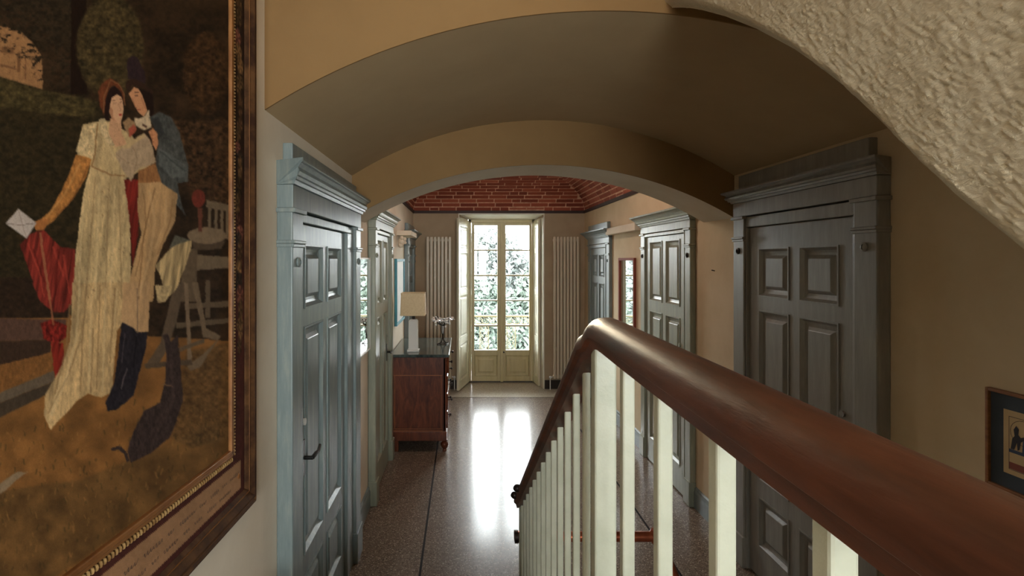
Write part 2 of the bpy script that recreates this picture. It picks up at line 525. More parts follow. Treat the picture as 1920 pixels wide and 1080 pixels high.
def brick_mesh():
    m = MB().box(-0.5, 0.5, -0.5, 0.5, -0.5, 0.5)
    # softened outer face
    bmv = MB()
    a, b = 0.5, 0.46
    vs = [(-a, -a, 0.5), (a, -a, 0.5), (a, a, 0.5), (-a, a, 0.5), (-a, -a, -0.2), (a, -a, -0.2), (a, a, -0.2), (-a, a, -0.2),
          (-0.49, -b, -0.5), (0.49, -b, -0.5), (0.49, b, -0.5), (-0.49, b, -0.5)]
    fs = [(0, 1, 2, 3), (0, 4, 5, 1), (1, 5, 6, 2), (2, 6, 7, 3), (3, 7, 4, 0), (4, 8, 9, 5), (5, 9, 10, 6), (6, 10, 11, 7), (7, 11, 8, 4), (8, 11, 10, 9)]
    bmv.add(vs, fs)
    return bmv
_bm = brick_mesh()
bme = bpy.data.meshes.new('brick'); bme.from_pydata(_bm.v, [], _bm.f)
_b = bmesh.new(); _b.from_mesh(bme); bmesh.ops.recalc_face_normals(_b, faces=_b.faces); _b.to_mesh(bme); _b.free()
bme.materials.append(M['brick'])
PITCH, BH, BT = 0.064, 0.054, 0.03
singles, rest = [], []
rb = random.Random(3)
for side in range(4):
    k = 0
    while (k + 0.5) * PITCH < S_END - 0.02:
        s = (k + 0.5) * PITCH
        d = d_of_s(s); dd = d_of_s(s + 0.01) - d_of_s(s - 0.01); dz = vz(d_of_s(s + 0.01)) - vz(d_of_s(s - 0.01))
        t2 = Vector((0, -dd, dz)).normalized()      # up the slope, for the end wall
        lo, hi = (XL + d, XR - d) if side in (0, 2) else (Y3 + d, YE - d)
        x = lo - (0.13 if k % 2 else 0.0) + rb.uniform(-0.03, 0.03)
        while x < hi:
            L = 0.262 if rb.random() > 0.12 else 0.13
            a, b = max(x, lo), min(x + L, hi)
            x += L
            if b - a < 0.05: continue
            c = (a + b) / 2; ln = b - a - rb.uniform(0.008, 0.013)
            j = rb.uniform(-0.003, 0.003)
            if side == 0: pos = Vector((c, YE - d, vz(d))); ax = Vector((1, 0, 0)); up2 = Vector((0, t2.y, t2.z))
            if side == 2: pos = Vector((c, Y3 + d, vz(d))); ax = Vector((-1, 0, 0)); up2 = Vector((0, -t2.y, t2.z))
            if side == 1: pos = Vector((XR - d, c, vz(d))); ax = Vector((0, -1, 0)); up2 = Vector((t2.y, 0, t2.z))
            if side == 3: pos = Vector((XL + d, c, vz(d))); ax = Vector((0, 1, 0)); up2 = Vector((-t2.y, 0, t2.z))
            nz = ax.cross(up2).normalized()
            if nz.z < 0: nz = -nz; ax = -ax
            pos = pos + nz * (0.012 + j)
            rot = Matrix((ax, up2, nz)).transposed()
            mat4 = Matrix.Translation(pos) @ rot.to_4x4() @ Matrix.Diagonal((ln, BH + rb.uniform(-0.004, 0.003), BT, 1))
            vis = side != 2 and pos.z < 1.92 + 0.172 * pos.y and (side == 0 or pos.y > 4.6)
            (singles if vis else rest).append((pos.y * (1 if side == 0 else 0.8), mat4))
        k += 1
singles.sort(key=lambda e: -e[0])
rest += singles[300:]; singles = singles[:300]
for _, m4 in singles:
    o = bpy.data.objects.new('brick', bme)
    o.matrix_world = m4
    o.parent = vault
    COL.objects.link(o)
mb = MB()
for _, m4 in rest:
    mb.add([m4 @ Vector(p) for p in _bm.v], _bm.f)
mb.build('brickwork', 'brick', vault, props={'kind': 'stuff'})
print('bricks', len(singles), len(rest))
# dark ledge under the vault
mb = MB()
mb.box(XL, XR, YE - 0.02, YE, ZS - 0.03, ZS + 0.01)
mb.box(XL, XL + 0.02, Y3, YE, ZS - 0.03, ZS + 0.01)
mb.box(XR - 0.02, XR, Y3, YE, ZS - 0.03, ZS + 0.01)
tag(mb.build('trim_2', 'trim_brown'), 'thin dark brown ledge along the foot of the brick vault', 'trim', kind='structure')

# baseboards between the doors
def wall_pt(side):
    if side < 0:
        return lambda a, b, c: (XL + b, a, c)
    return lambda a, b, c: (XR - b, a, c)
def wbox(mb, side, a0, a1, b0, b1, c0, c1):
    q = wall_pt(side)
    p, r = q(a0, b0, c0), q(a1, b1, c1)
    return mb.box(min(p[0], r[0]), max(p[0], r[0]), min(p[1], r[1]), max(p[1], r[1]), c0, c1)
def baseboard(name, side, spans, label):
    mb = MB()
    q = wall_pt(side)
    for a0, a1 in spans:
        mb.extrude([(0, 0), (0.02, 0), (0.02, 0.12), (0.013, 0.135), (0.013, 0.15), (0, 0.158)], lambda p: q(a0, p[0], p[1]), lambda p: q(a1, p[0], p[1]))
    tag(mb.build(name, 'door_blue'), label, 'baseboard', kind='structure')
baseboard('baseboard_left', -1, [(3.45, 4.03), (5.06, 6.49), (7.46, YE)], 'blue-grey painted baseboard along the painting side of the hall')
baseboard('baseboard_right', 1, [(1.0, 2.17), (3.37, 4.01), (5.15, 6.26), (7.34, YE)], 'blue-grey painted baseboard along the railing side of the hall')
mb = MB().box(XL, OX0 - 0.015, YE - 0.018, YE, 0, 0.13).box(OX1 + 0.015, XR, YE - 0.018, YE, 0, 0.13)
tag(mb.build('baseboard_end', 'dark_iron'), 'dark low baseboard beneath the two radiators', 'baseboard', kind='structure')
# ------------------------------------------------------------------ panelled doors with classical surrounds
def leaf_and_panels(root, side, a0, a1, z0, z1, rows, b, mat, stile=0.10, mull=0.085):
    q = wall_pt(side)
    mid = (a0 + a1) / 2
    cols = [(a0 + stile, mid - mull / 2), (mid + mull / 2, a1 - stile)]
    mb = MB()
    wbox(mb, side, a0, a1, 0.001, b - 0.022, z0, z1)                  # core
    for s0, s1 in ((a0, a0 + stile), (mid - mull / 2, mid + mull / 2), (a1 - stile, a1)):
        wbox(mb, side, s0, s1, b - 0.022, b, z0, z1)
    edges = [z0] + [e for r in rows for e in r] + [z1]
    for k in range(0, len(edges), 2):
        for c0, c1 in cols:
            wbox(mb, side, c0, c1, b - 0.022, b, edges[k], edges[k + 1])
    leaf = mb.build('door_leaf', mat, root)
    for r0, r1 in rows:
        for c0, c1 in cols:
            p = MB()
            # moulded edge, sunk bed, raised field
            prof = [(0.0, b + 0.006), (0.008, b + 0.006), (0.022, b - 0.012), (0.034, b - 0.016), (0.046, b - 0.018), (0.062, b - 0.004), (0.066, b - 0.002)]
            rings = []
            for inset, bb in prof:
                i0 = min(inset, (c1 - c0) * 0.42)
                rings.append([q(c0 + i0, bb, r0 + inset), q(c1 - i0, bb, r0 + inset), q(c1 - i0, bb, r1 - inset), q(c0 + i0, bb, r1 - inset)])
            rings.insert(0, [q(c0, b - 0.02, r0), q(c1, b - 0.02, r0), q(c1, b - 0.02, r1), q(c0, b - 0.02, r1)])
            p.strip(rings)
            p.build('panel', mat, leaf)
    return leaf

def door(n, label, side, pn, pf, leaf, ztop, frz, cor, board, bf, rows, mat, corb=0.11, handle_a=None, ymax=99, clip_board=99, stile=0.10, handle_z=1.04):
    """pn, pf: the near and far pilaster; frz/cor: frieze and cornice heights"""
    q = wall_pt(side)
    root = empty('door_%d' % n, q((pn[0] + pf[1]) / 2, 0, 0), label, 'door', kind='structure')
    lf = leaf_and_panels(root, side, leaf[0], leaf[1], 0.012, ztop, rows, 0.030, mat, stile)
    # inner frame strips and lintel
    mb = MB()
    wbox(mb, side, pn[1], leaf[0] - 0.004, 0.001, 0.048, 0, ztop + 0.006)
    wbox(mb, side, leaf[1] + 0.004, pf[0], 0.001, 0.048, 0, ztop + 0.006)
    wbox(mb, side, pn[1], pf[0], 0.001, 0.048, ztop + 0.006, frz[0])
    mb.build('door_frame', mat, root, bevel=0.004)
    for p0, p1 in (pn, pf):
        mb = MB()
        wbox(mb, side, p0, p1, 0.001, bf, 0.0, frz[0])
        pil = mb.build('pilaster', mat, root, bevel=0.006)
        mb = MB(); wbox(mb, side, p0 - 0.008, p1 + 0.008, 0.001, bf + 0.012, 0.0, 0.19)
        mb.build('plinth_block', mat, pil, bevel=0.005)
        mb = MB()
        wbox(mb, side, p0 - 0.008, min(p1 + 0.008, ymax), 0.001, bf + 0.014, frz[0] - 0.012, frz[0] + 0.006)
        wbox(mb, side, p0 - 0.006, min(p1 + 0.006, ymax), 0.001, bf + 0.012, frz[0] - 0.135, frz[0] - 0.122)
        wbox(mb, side, p0 - 0.004, min(p1 + 0.004, ymax), 0.001, bf + 0.006, frz[0] - 0.150, frz[0] - 0.135)
        mb.build('capital_band', mat, pil, bevel=0.003)
        mb = MB()
        c = (p0 + p1) / 2; zc = frz[0] - 0.21
        rings = []
        for rr, bb in ((0.020, bf - 0.002), (0.020, bf + 0.006), (0.012, bf + 0.010), (0.012, bf + 0.004), (0.004, bf + 0.004)):
            rings.append([q(c + rr * math.cos(t * math.pi / 6), bb, zc + rr * math.sin(t * math.pi / 6)) for t in range(12)])
        mb.strip(rings); mb.build('rosette', 'dark_iron' if n == 5 or (n == 4 and p0 > 3) else mat, pil, smooth=True)
    mb = MB(); wbox(mb, side, pn[0], min(pf[1], ymax), 0.001, bf + 0.002, frz[0] + 0.006, cor[0])
    mb.build('frieze', mat, root, bevel=0.004)
    h = cor[1] - cor[0]
    prof = [(0.001, 0), (bf + 0.010, 0), (bf + 0.014, 0.16), (bf + 0.024, 0.18), (bf + 0.026, 0.30), (bf + 0.034, 0.34), (bf + 0.040, 0.48),
            (corb * 0.78, 0.66), (corb * 0.90, 0.80), (corb * 0.97, 0.84), (corb, 0.88), (corb, 1.0), (0.001, 1.0)]
    prof = [(b, cor[0] + t * h) for b, t in prof]
    mb = MB()
    mb.extrude(prof, lambda p: q(pn[0] - max(p[0] - bf, -0.0), p[0], p[1]), lambda p: q(min(pf[1] + max(p[0] - bf, 0.0), ymax), p[0], p[1]))
    mb.build('cornice', mat, root)
    if board:
        mb = MB(); wbox(mb, side, pn[0] + 0.07, min(pf[1] - 0.03, clip_board), 0.001, 0.042, cor[1], board)
        mb.build('crown_board', mat, root, bevel=0.004)
    if handle_a is not None:
        a = handle_a
        mb = MB()
        wbox(mb, side, a - 0.018, a + 0.018, 0.030, 0.035, handle_z - 0.08, handle_z + 0.08)
        mb.tube([q(a, 0.033, handle_z), q(a, 0.075, handle_z)], 0.009, 8)
        sgn = 1 if a < (leaf[0] + leaf[1]) / 2 else -1
        mb.tube([q(a, 0.072, handle_z), q(a + sgn * 0.03, 0.078, handle_z + 0.008), q(a + sgn * 0.07, 0.078, handle_z + 0.004), q(a + sgn * 0.11, 0.074, handle_z + 0.018)], [0.009, 0.010, 0.008, 0.007], 8)
        h_ = mb.build('door_handle', 'black', lf, smooth=True)
        h_['label'] = 'black lever handle'
        mb = MB()
        mb.tube([q(a - 0.0, 0.030, handle_z + 0.16), q(a, 0.040, handle_z + 0.16)], 0.016, 12)
        mb.build('lock_cover', 'white_plastic' if n == 1 else mat, lf, smooth=True)
    return root

R3 = [(0.20, 0.50), (0.60, 1.62), (1.70, 1.99)]
R2 = [(0.23, 1.44), (1.535, 2.09)]
door(1, 'tall blue-grey panelled door with moulded cornice next to the big painting', -1, (2.05, 2.19), (3.27, 3.42), (2.21, 3.10), 2.075, (2.12, None), (2.22, 2.315), 2.40, 0.065, R3, M['door_blue'], 0.125, 2.30, ymax=3.443, clip_board=3.40)
door(2, 'sheen-paled blue-grey panelled cupboard door between the narrow mirror and the chest', -1, (4.03, 4.13), (4.95, 5.05), (4.15, 4.93), 2.13, (2.165, None), (2.235, 2.32), None, 0.06, R2, M['door_lit'], 0.13, 4.82, handle_z=1.06)
door(3, 'blue-grey panelled door at the corridor end behind the table lamp', -1, (6.50, 6.62), (7.34, 7.46), (6.66, 7.30), 2.07, (2.11, None), (2.20, 2.30), 2.39, 0.055, R3, M['door_blue'], 0.14, None)
door(4, 'large slate-grey panelled door with heavy cornice under the sloping stair plaster', 1, (2.185, 2.32), (3.225, 3.35), (2.345, 3.21), 2.115, (2.185, None), (2.28, 2.355), 2.455, 0.06, R3, M['door_slate'], 0.115, 2.42, ymax=3.443, clip_board=3.42)
door(5, 'tall sheen-paled grey panelled cupboard door beside the narrow red-framed mirror', 1, (4.02, 4.12), (5.04, 5.14), (4.14, 5.02), 2.13, (2.165, None), (2.235, 2.34), None, 0.045, R2, M['door_lit'], 0.13, 4.24, handle_z=1.06)
door(6, 'small blue-grey panelled door at the corridor end beside the narrow red-framed mirror', 1, (6.27, 6.40), (7.20, 7.33), (6.42, 7.18), 2.07, (2.12, None), (2.20, 2.30), 2.39, 0.04, R3, M['door_blue'], 0.13, None)

# plaster ledges high on the walls
mb = MB(); wbox(mb, 1, 5.20, 6.26, 0, 0.085, 2.215, 2.295)
tag(recenter(mb.build('wall_ledge', 'plaster', bevel=0.006)), 'long plaster ledge on the wall above the narrow red-framed mirror', 'ledge')
rt = empty('wall_bracket', (XL, 5.95, 2.05), 'plaster bracket shelf with carved corbel above the blue-framed picture', 'bracket')
mb = MB(); wbox(mb, -1, 5.74, 6.44, 0, 0.165, 2.19, 2.245); mb.build('shelf', 'plaster', rt, bevel=0.006)
q = wall_pt(-1)
mb = MB()
for (rr, a, b, z, s) in ((0.045, 5.80, 0.055, 2.13, 1.1), (0.020, 5.775, 0.09, 2.15, 1.2), (0.016, 5.79, 0.095, 2.11, 1), (0.03, 5.84, 0.04, 2.16, 1.2), (0.022, 5.76, 0.06, 2.165, 1), (0.03, 5.80, 0.04, 2.09, 1.2)):
    mb.ball(q(a, b, z), rr, 10, 6, (1, 1, s))
mb.build('corbel', 'plaster', rt, smooth=True)

# ------------------------------------------------------------------ stairs
mb = MB()
NST = 5
tread = 0.285
for i in range(NST):
    y1 = 2.50 - i * tread
    mb.box(XL, 0.30, 1.05 if i < NST else 0, y1, i * LAND / NST, (i + 1) * LAND / NST)
st = mb.build('stair_flight', 'terrazzo', bevel=0.006)
tag(st, 'short terrazzo stair flight rising from the hall floor to the landing', 'stairs', kind='structure')
mb = MB().box(XL, 0.30, -0.5, 1.07, LAND - 0.18, LAND).box(XL, XR, YB, -0.5, LAND - 0.18, LAND)
tag(mb.build('floor_landing', 'terrazzo'), 'terrazzo stair landing behind the railing', 'floor', kind='structure')

# upper flight: solid plastered side with a swept lower edge
X0 = 0.75
edge_px = [(1920, 500), (1880, 465), (1800, 405), (1720, 330), (1640, 245), (1560, 165), (1480, 100), (1400, 55), (1340, 30), (1300, 19), (1272, 14), (1247, 12)]
edge = []
for x, y in edge_px:
    Y = X0 * F / (x - PX)
    edge.append((Y, EYE - (y - PY) * Y / F))
slope0 = 0.95
low = [(-0.45, edge[0][1] - slope0 * (edge[0][0] + 0.45)), (0.2, edge[0][1] - slope0 * (edge[0][0] - 0.2))]
edge = low + edge
EY = [p[0] for p in edge]; EZ = [p[1] for p in edge]
def edge_z(y):
    return float(np.interp(y, EY, EZ))
rt = empty('upper_stair_flight', (X0, 0.5, LAND), 'underside and side of the upper stair flight in thick rough daubed plaster', 'stairs', kind='structure')
nu, nv = 520, 300
vs = []; fs = []
HGT = 1.25
for i in range(nu + 1):
    y = EY[0] + (Y1 - 0.002 - EY[0]) * i / nu
    for j in range(nv + 1):
        t = j / nv
        t = t * t * 0.55 + t * 0.45
        z0 = sum(edge_z(y + o) for o in (-0.02, -0.01, 0, 0.01, 0.02)) / 5
        z = z0 + HGT * t
        # along-slope stretched lumps
        a = (y * 0.72 + z * 0.69); b = (-y * 0.69 + z * 0.72)
        h = mnoise.noise(Vector((a * 55, b * 130, 1.7))) * 0.0012 + mnoise.noise(Vector((a * 5, b * 7, 9.3))) * 0.0030 + mnoise.noise(Vector((a * 14, b * 30, 4.3))) * 0.0012
        k = mnoise.noise(Vector((a * 130, b * 230, 3.3)))
        h += 0.0009 * k + 0.004 * max(k - 0.38, 0)
        rnd = 0.035 * max(0.0, 1 - (z - z0) / 0.04) ** 2       # rolled lower edge
        zz = z + mnoise.noise(Vector((y * 30, 0, 0.5))) * 0.004 * max(0, 1 - t * 12)
        vs.append((X0 - h + rnd, y, zz))
m = nv + 1
for i in range(nu):
    for j in range(nv):
        fs.append((i * m + j, i * m + j + 1, (i + 1) * m + j + 1, (i + 1) * m + j))
side = MB().add(vs, fs).build('plaster_side', 'daub', rt, smooth=False)
side.data.polygons.foreach_set('use_smooth', [True] * len(side.data.polygons))
mb = MB()
ys = [EY[0] + (Y1 - EY[0]) * i / 30 for i in range(31)]
rings = []
for y in ys:
    z = edge_z(y)
    rings.append([(X0 + 0.03, y, z), (XR, y, z), (XR, y, z + 0.28), (X0 + 0.14, y, z + 0.28), (X0 + 0.14, y, z + HGT), (X0 + 0.012, y, z + HGT), (X0 + 0.012, y, z + 0.05)])
mb.strip(rings)
mb.build('soffit', 'daub', rt)

# ------------------------------------------------------------------ railing
rt = empty('stair_railing', (0.27, 1.0, 0.0), 'mahogany handrail on cream flat iron balusters along the stairs', 'railing')
def rail_x(y): return 0.242 + 0.035 * min(y, 1.03)
ZR = 1.778
def slope_z(y): return 1.785 - 0.712 * (y - 1.05)
path = [Vector((rail_x(y), y, ZR)) for y in (-0.42, -0.1, 0.2, 0.5, 0.8)]
path += [Vector((0.2765, 0.95, ZR)), Vector((0.278, 0.99, ZR - 0.0005)), Vector((0.278, 1.02, ZR - 0.004)), Vector((0.278, 1.045, ZR - 0.014)), Vector((0.278, 1.075, ZR - 0.034))]
path += [Vector((0.278, y, slope_z(y) - 0.004)) for y in (1.12, 1.3, 1.6, 2.0, 2.48)]
prof = [(-0.022, -0.030), (-0.025, -0.014), (-0.033, -0.008)]
for k in range(0, 13):
    a = math.pi - math.pi * k / 12
    prof.append((0.0345 * math.cos(a), 0.0 + 0.032 * math.sin(a)))
prof += [(0.033, -0.008), (0.025, -0.014), (0.022, -0.030)]
rings = []
for i, p in enumerate(path):
    t = (path[min(i + 1, len(path) - 1)] - path[max(i - 1, 0)]).normalized()
    sd = Vector((1, 0, 0)); sd = (sd - t * sd.dot(t)).normalized()
    upv = sd.cross(t).normalized()
    if upv.z < 0: upv = -upv
    rings.append([p + sd * a + upv * b for a, b in prof])
MB().strip(rings).build('handrail', 'mahogany_rail', rt, smooth=True)['label'] = 'polished mahogany handrail'
def bar(x, y, w, d, z0, z1):
    return MB().box(x - w / 2, x + w / 2, y - d / 2, y + d / 2, z0, z1)
for u in (697, 486, 375, 308):
    Y = 0.242 / (u / F - 0.035)
    bar(rail_x(Y), Y, 0.020, 0.020, LAND, ZR - 0.022).build('baluster', 'baluster', rt, bevel=0.003)
bar(rail_x(0.19), 0.19, 0.020, 0.020, LAND, ZR - 0.022).build('baluster', 'baluster', rt, bevel=0.003)
bar(rail_x(0.02), 0.02, 0.020, 0.020, LAND, ZR - 0.022).build('baluster', 'baluster', rt, bevel=0.003)
bar(0.280, 1.03, 0.043, 0.034, LAND - 0.1, ZR - 0.02).build('newel_post', 'baluster', rt, bevel=0.004)
for k in range(13):
    y = 1.165 + k * 0.1045
    zb = max(0.0, LAND * (1 - (y - 1.05) / (2.50 - 1.05)) - 0.02)
    bar(0.278, y, 0.0175, 0.013, zb, slope_z(y) - 0.030).build('baluster', 'baluster', rt, bevel=0.004)
bar(0.278, 2.45, 0.024, 0.018, 0.0, slope_z(2.45) - 0.03).build('baluster', 'baluster', rt, bevel=0.004)
for y in (2.28, 2.40):
    mb = MB()
    c = Vector((0.240, y, slope_z(y) + 0.004))
    mb.ball(c, 0.017, 10, 6, (1.15, 1, 1))
    mb.build('stop_knob', 'dark_iron', rt, smooth=True)
mb = MB().box(0.250, 0.306, 1.0, 2.5, -0.0, 0.02)

# copper guard pipe at the foot of the stairs
rt = empty('copper_pipe_rail', (0.6, 2.47, 0.0), 'horizontal copper pipe rail crossing behind the balusters', 'pipe')
mb = MB(); mb.tube([(0.262, 2.49, 0.588), (0.93, 2.49, 0.588)], 0.024, 14); mb.build('pipe', 'copper', rt, smooth=True)
mb = MB(); mb.tube([(0.248, 2.49, 0.588), (0.266, 2.49, 0.588)], 0.030, 12); mb.build('end_cap', 'dark_iron', rt, smooth=True)
mb = MB(); mb.tube([(0.935, 2.49, 0.60), (0.95, 2.49, 0.56), (0.985, 2.42, 0.44), (1.06, 2.24, 0.0)], 0.026, 12); mb.build('sloping_leg', 'copper', rt, smooth=True)
mb = MB(); mb.lathe((0.932, 2.49, 0.555), [(0.001, 0), (0.026, 0.004), (0.034, 0.02), (0.034, 0.05), (0.026, 0.066), (0.001, 0.07)], 12); mb.build('elbow', 'copper', rt, smooth=True)

# ------------------------------------------------------------------ French door in the recess
YD = 8.12
rt = empty('door_7', (0.6, YD, 0), 'cream double French door with five panes in each leaf and a low panel', 'door', kind='structure')
mb = MB()
mb.box(FX0, FX0 + 0.045, YD - 0.03, YD + 0.06, 0, FZ).box(FX1 - 0.045, FX1, YD - 0.03, YD + 0.06, 0, FZ).box(FX0, FX1, YD - 0.03, YD + 0.06, FZ - 0.05, FZ)
mb.build('door_frame', 'cream_paint', rt, bevel=0.004)
MB().box(FX0 - 0.02, FX1 + 0.02, YD - 0.03, YD + 0.14, -0.01, 0.022).build('sill', 'stone', rt)
kd = (YD - 0.0) / F
rows_px = [(423, 468), (470.5, 515), (518, 562), (564.5, 609), (612, 656)]
prow = [(EYE - (b - PY) * kd, EYE - (a - PY) * kd) for a, b in rows_px]
midx = (FX0 + FX1) / 2 + 0.003
for li, (l0, l1) in enumerate(((FX0 + 0.048, midx - 0.001), (midx + 0.001, FX1 - 0.048))):
    g0, g1 = ((889.5 - PX) * kd, (932.5 - PX) * kd) if li == 0 else ((948 - PX) * kd, (992 - PX) * kd)
    mb = MB()
    ya, yb = YD - 0.022, YD + 0.022
    mb.box(l0, g0, ya, yb, 0.01, FZ - 0.052).box(g1, l1, ya, yb, 0.01, FZ - 0.052)
    mb.box(g0, g1, ya, yb, prow[0][1], FZ - 0.052)
    mb.box(g0, g1, ya, yb, 0.01, 0.10)
    mb.box(g0, g1, ya, yb, 0.42, prow[-1][0])
    mb.box(g0, g1, ya + 0.012, yb - 0.012, 0.10, 0.42)
    lf = mb.build('door_leaf', 'cream_paint', rt, bevel=0.004)
    for k in range(4):
        MB().box(g0, g1, ya + 0.004, yb - 0.004, prow[k + 1][1], prow[k][0]).build('glazing_bar', 'cream_paint', lf, bevel=0.003)
    for k in range(5):
        MB().box(g0 - 0.004, g1 + 0.004, YD - 0.002, YD + 0.002, prow[k][0] - 0.002, prow[k][1] + 0.002).build('pane', 'glass', lf)
    mb = MB()
    a0, a1 = g0 + 0.004, g1 - 0.004
    rings = []
    for ins, yy in ((0, ya + 0.012), (0.006, ya + 0.004), (0.02, ya + 0.010), (0.05, ya + 0.010), (0.07, ya + 0.002)):
        rings.append([(a0 + ins, yy, 0.10 + ins), (a1 - ins, yy, 0.10 + ins), (a1 - ins, yy, 0.42 - ins), (a0 + ins, yy, 0.42 - ins)])
    mb.strip(rings); mb.build('panel', 'cream_paint', lf)
mb = MB().box(midx - 0.022, midx + 0.022, YD - 0.036, YD - 0.02, 0.012, FZ - 0.055)
mb.build('cover_strip', 'cream_paint', rt, bevel=0.005)
MB().ball((midx + 0.03, YD - 0.04, 0.475), 0.013).build('knob', 'black', rt, smooth=True)

# folding inner shutters
def shutter(label, p0, p1, z0, z1, nrow, group=None):
    p0, p1 = Vector((p0[0], p0[1], 0)), Vector((p1[0], p1[1], 0))
    t = (p1 - p0); w = t.length; t.normalize()
    nrm = Vector((t.y, -t.x, 0))
    root = empty('window_shutter', (p0.x, p0.y, z0), label, 'shutter')
    def pt(a, b, c): 
        v = p0 + t * a + nrm * b
        return (v.x, v.y, c)
    def pbox(mb, a0, a1, b0, b1, c0, c1):
        vs = [pt(a, b, c) for c in (c0, c1) for b in (b0, b1) for a in (a0, a1)]
        mb.add(vs, [(0, 2, 3, 1), (4, 5, 7, 6), (0, 1, 5, 4), (2, 6, 7, 3), (0, 4, 6, 2), (1, 3, 7, 5)])
    st = min(0.085, w * 0.25)
    cuts = [z0 + 0.13, z0 + 0.66, z0 + 0.75, z0 + 1.37, z0 + 1.46, z0 + 2.0, z0 + 2.08, z1 - 0.12] if nrow == 4 else [z0 + 0.13, z0 + 0.9, z0 + 1.0, z1 - 0.12]
    mb = MB()
    pbox(mb, 0, w, -0.008, 0.008, z0, z1)
    pbox(mb, 0, st, -0.017, 0.017, z0, z1); pbox(mb, w - st, w, -0.017, 0.017, z0, z1)
    e = [z0] + cuts + [z1]
    for k in range(0, len(e), 2):
        pbox(mb, st, w - st, -0.017, 0.017, e[k], e[k + 1])
    fr = mb.build('shutter_frame', 'shutter', root, bevel=0.004)
    for k in range(0, len(cuts), 2):
        mb = MB()
        for sg in (1, -1):
            rings = []
            for ins, b in ((0, 0.008), (0.006, 0.014), (0.02, 0.009), (0.035, 0.009), (0.05, 0.014)):
                i2 = min(ins, (w - 2 * st) * 0.42)
                rings.append([pt(st + i2, sg * b, cuts[k] + ins), pt(w - st - i2, sg * b, cuts[k] + ins), pt(w - st - i2, sg * b, cuts[k + 1] - ins), pt(st + i2, sg * b, cuts[k + 1] - ins)])
            mb.strip(rings)
        mb.build('panel', 'shutter', fr)
    return root
shutter('tall cream panelled shutter folded open beside the lamp-side radiator', (0.080, 8.07), (-0.075, 7.52), 0.015, 2.53, 4)
shutter('narrow folded cream shutter in the recess towards the railing-side radiator', (1.118, 8.07), (1.150, 7.80), 0.015, 2.53, 4)

# ------------------------------------------------------------------ radiators
def radiator(label, x0, x1, n):
    root = empty('radiator', ((x0 + x1) / 2, YE - 0.08, 0.13), label, 'radiator', 'tall column radiators flanking the French door')
    pitch = (x1 - x0) / n
    za, zb = 0.17, 2.26
    for k in range(n):
        cx = x0 + (k + 0.5) * pitch
        mb = MB().box(cx - pitch * 0.395, cx + pitch * 0.395, YE - 0.10, YE - 0.065, za, zb)
        mb.build('column', 'radiator', root, bevel=0.009, bseg=3)
    for z in (za + 0.03, zb - 0.05):
        MB().box(x0 + 0.005, x1 - 0.005, YE - 0.072, YE - 0.035, z - 0.02, z + 0.02).build('header', 'radiator', root, bevel=0.006)
    for z in (0.6, 1.9):
        for x in (x0 + 0.06, x1 - 0.06):
            MB().box(x - 0.012, x + 0.012, YE - 0.066, YE - 0.0005, z - 0.02, z + 0.02).build('wall_bracket', 'radiator', root)
    return root
r1 = radiator('beige column radiator on the end wall behind the crystal flower stand', -0.545, -0.165, 7)
r2 = radiator('beige column radiator on the end wall between French door and stair railing', 1.325, 1.715, 8)
for root, x, s in ((r1, -0.165, 1), (r2, 1.325, -1)):
    mb = MB()
    mb.tube([(x, YE - 0.08, 0.195), (x + s * 0.05, YE - 0.08, 0.195)], 0.010, 8)
    mb.tube([(x + s * 0.04, YE - 0.08, 0.195), (x + s * 0.04, YE - 0.08, 0.0)], 0.007, 8)
    mb.ball((x + s * 0.04, YE - 0.105, 0.195), 0.02, 10, 6)
    mb.build('valve', 'white_plastic', root, smooth=True)
    mb = MB().box(x - s * 0.30 - 0.008, x - s * 0.30 + 0.008, YE - 0.088, YE - 0.072, 0.0, 0.18)
    mb.build('support_foot', 'radiator', root)

# ------------------------------------------------------------------ narrow mirrors
def wall_frame(name, label, cat, side, a0, a1, z0, z1, fw, depth, fmat, inner, inner_name, ib):
    q = wall_pt(side)
    root = empty(name, q((a0 + a1) / 2, 0, z0), label, cat)
    mb = MB()
    wbox(mb, side, a0, a0 + fw, 0.001, depth, z0, z1); wbox(mb, side, a1 - fw, a1, 0.001, depth, z0, z1)
    wbox(mb, side, a0 + fw, a1 - fw, 0.001, depth, z0, z0 + fw); wbox(mb, side, a0 + fw, a1 - fw, 0.001, depth, z1 - fw, z1)
    mb.build('frame', fmat, root, bevel=0.002)
    mb = MB(); wbox(mb, side, a0 + fw - 0.002, a1 - fw + 0.002, 0.001, ib, z0 + fw - 0.002, z1 - fw + 0.002)
    p = mb.build(inner_name, inner, root)
    return root, p
_r, _g = wall_frame('wall_mirror', 'narrow mirror with thin pale edge between the two doors beside the big painting', 'mirror', -1, 3.56, 4.0, 1.23, 1.935, 0.012, 0.026, 'white_plastic', 'mirror', 'mirror_glass', 0.010)
for v_ in _g.data.vertices:                 # the glass hangs slightly out at its far edge
    if v_.co.x > 0.005 and v_.co.y > 0:
        v_.co.x += 0.014
wall_frame('wall_mirror', 'narrow mirror with thin red-brown frame above the railing', 'mirror', 1, 5.40, 5.94, 0.75, 1.94, 0.030, 0.028, M['print_red'], 'mirror', 'mirror_glass', 0.014)
rt, p = wall_frame('framed_picture', 'pale picture in bright teal-blue frame behind the table lamp', 'picture', -1, 5.58, 6.32, 1.20, 1.93, 0.030, 0.030, 'teal', 'pale_print', 'print', 0.016)
mb = MB(); wbox(mb, -1, 5.20, 5.28, 0.0, 0.012, 1.44, 1.53); wbox(mb, -1, 5.225, 5.255, 0.012, 0.018, 1.465, 1.505)
tag(recenter(mb.build('light_switch', 'white_plastic', bevel=0.002)), 'small white light switch on the wall above the chest', 'switch')
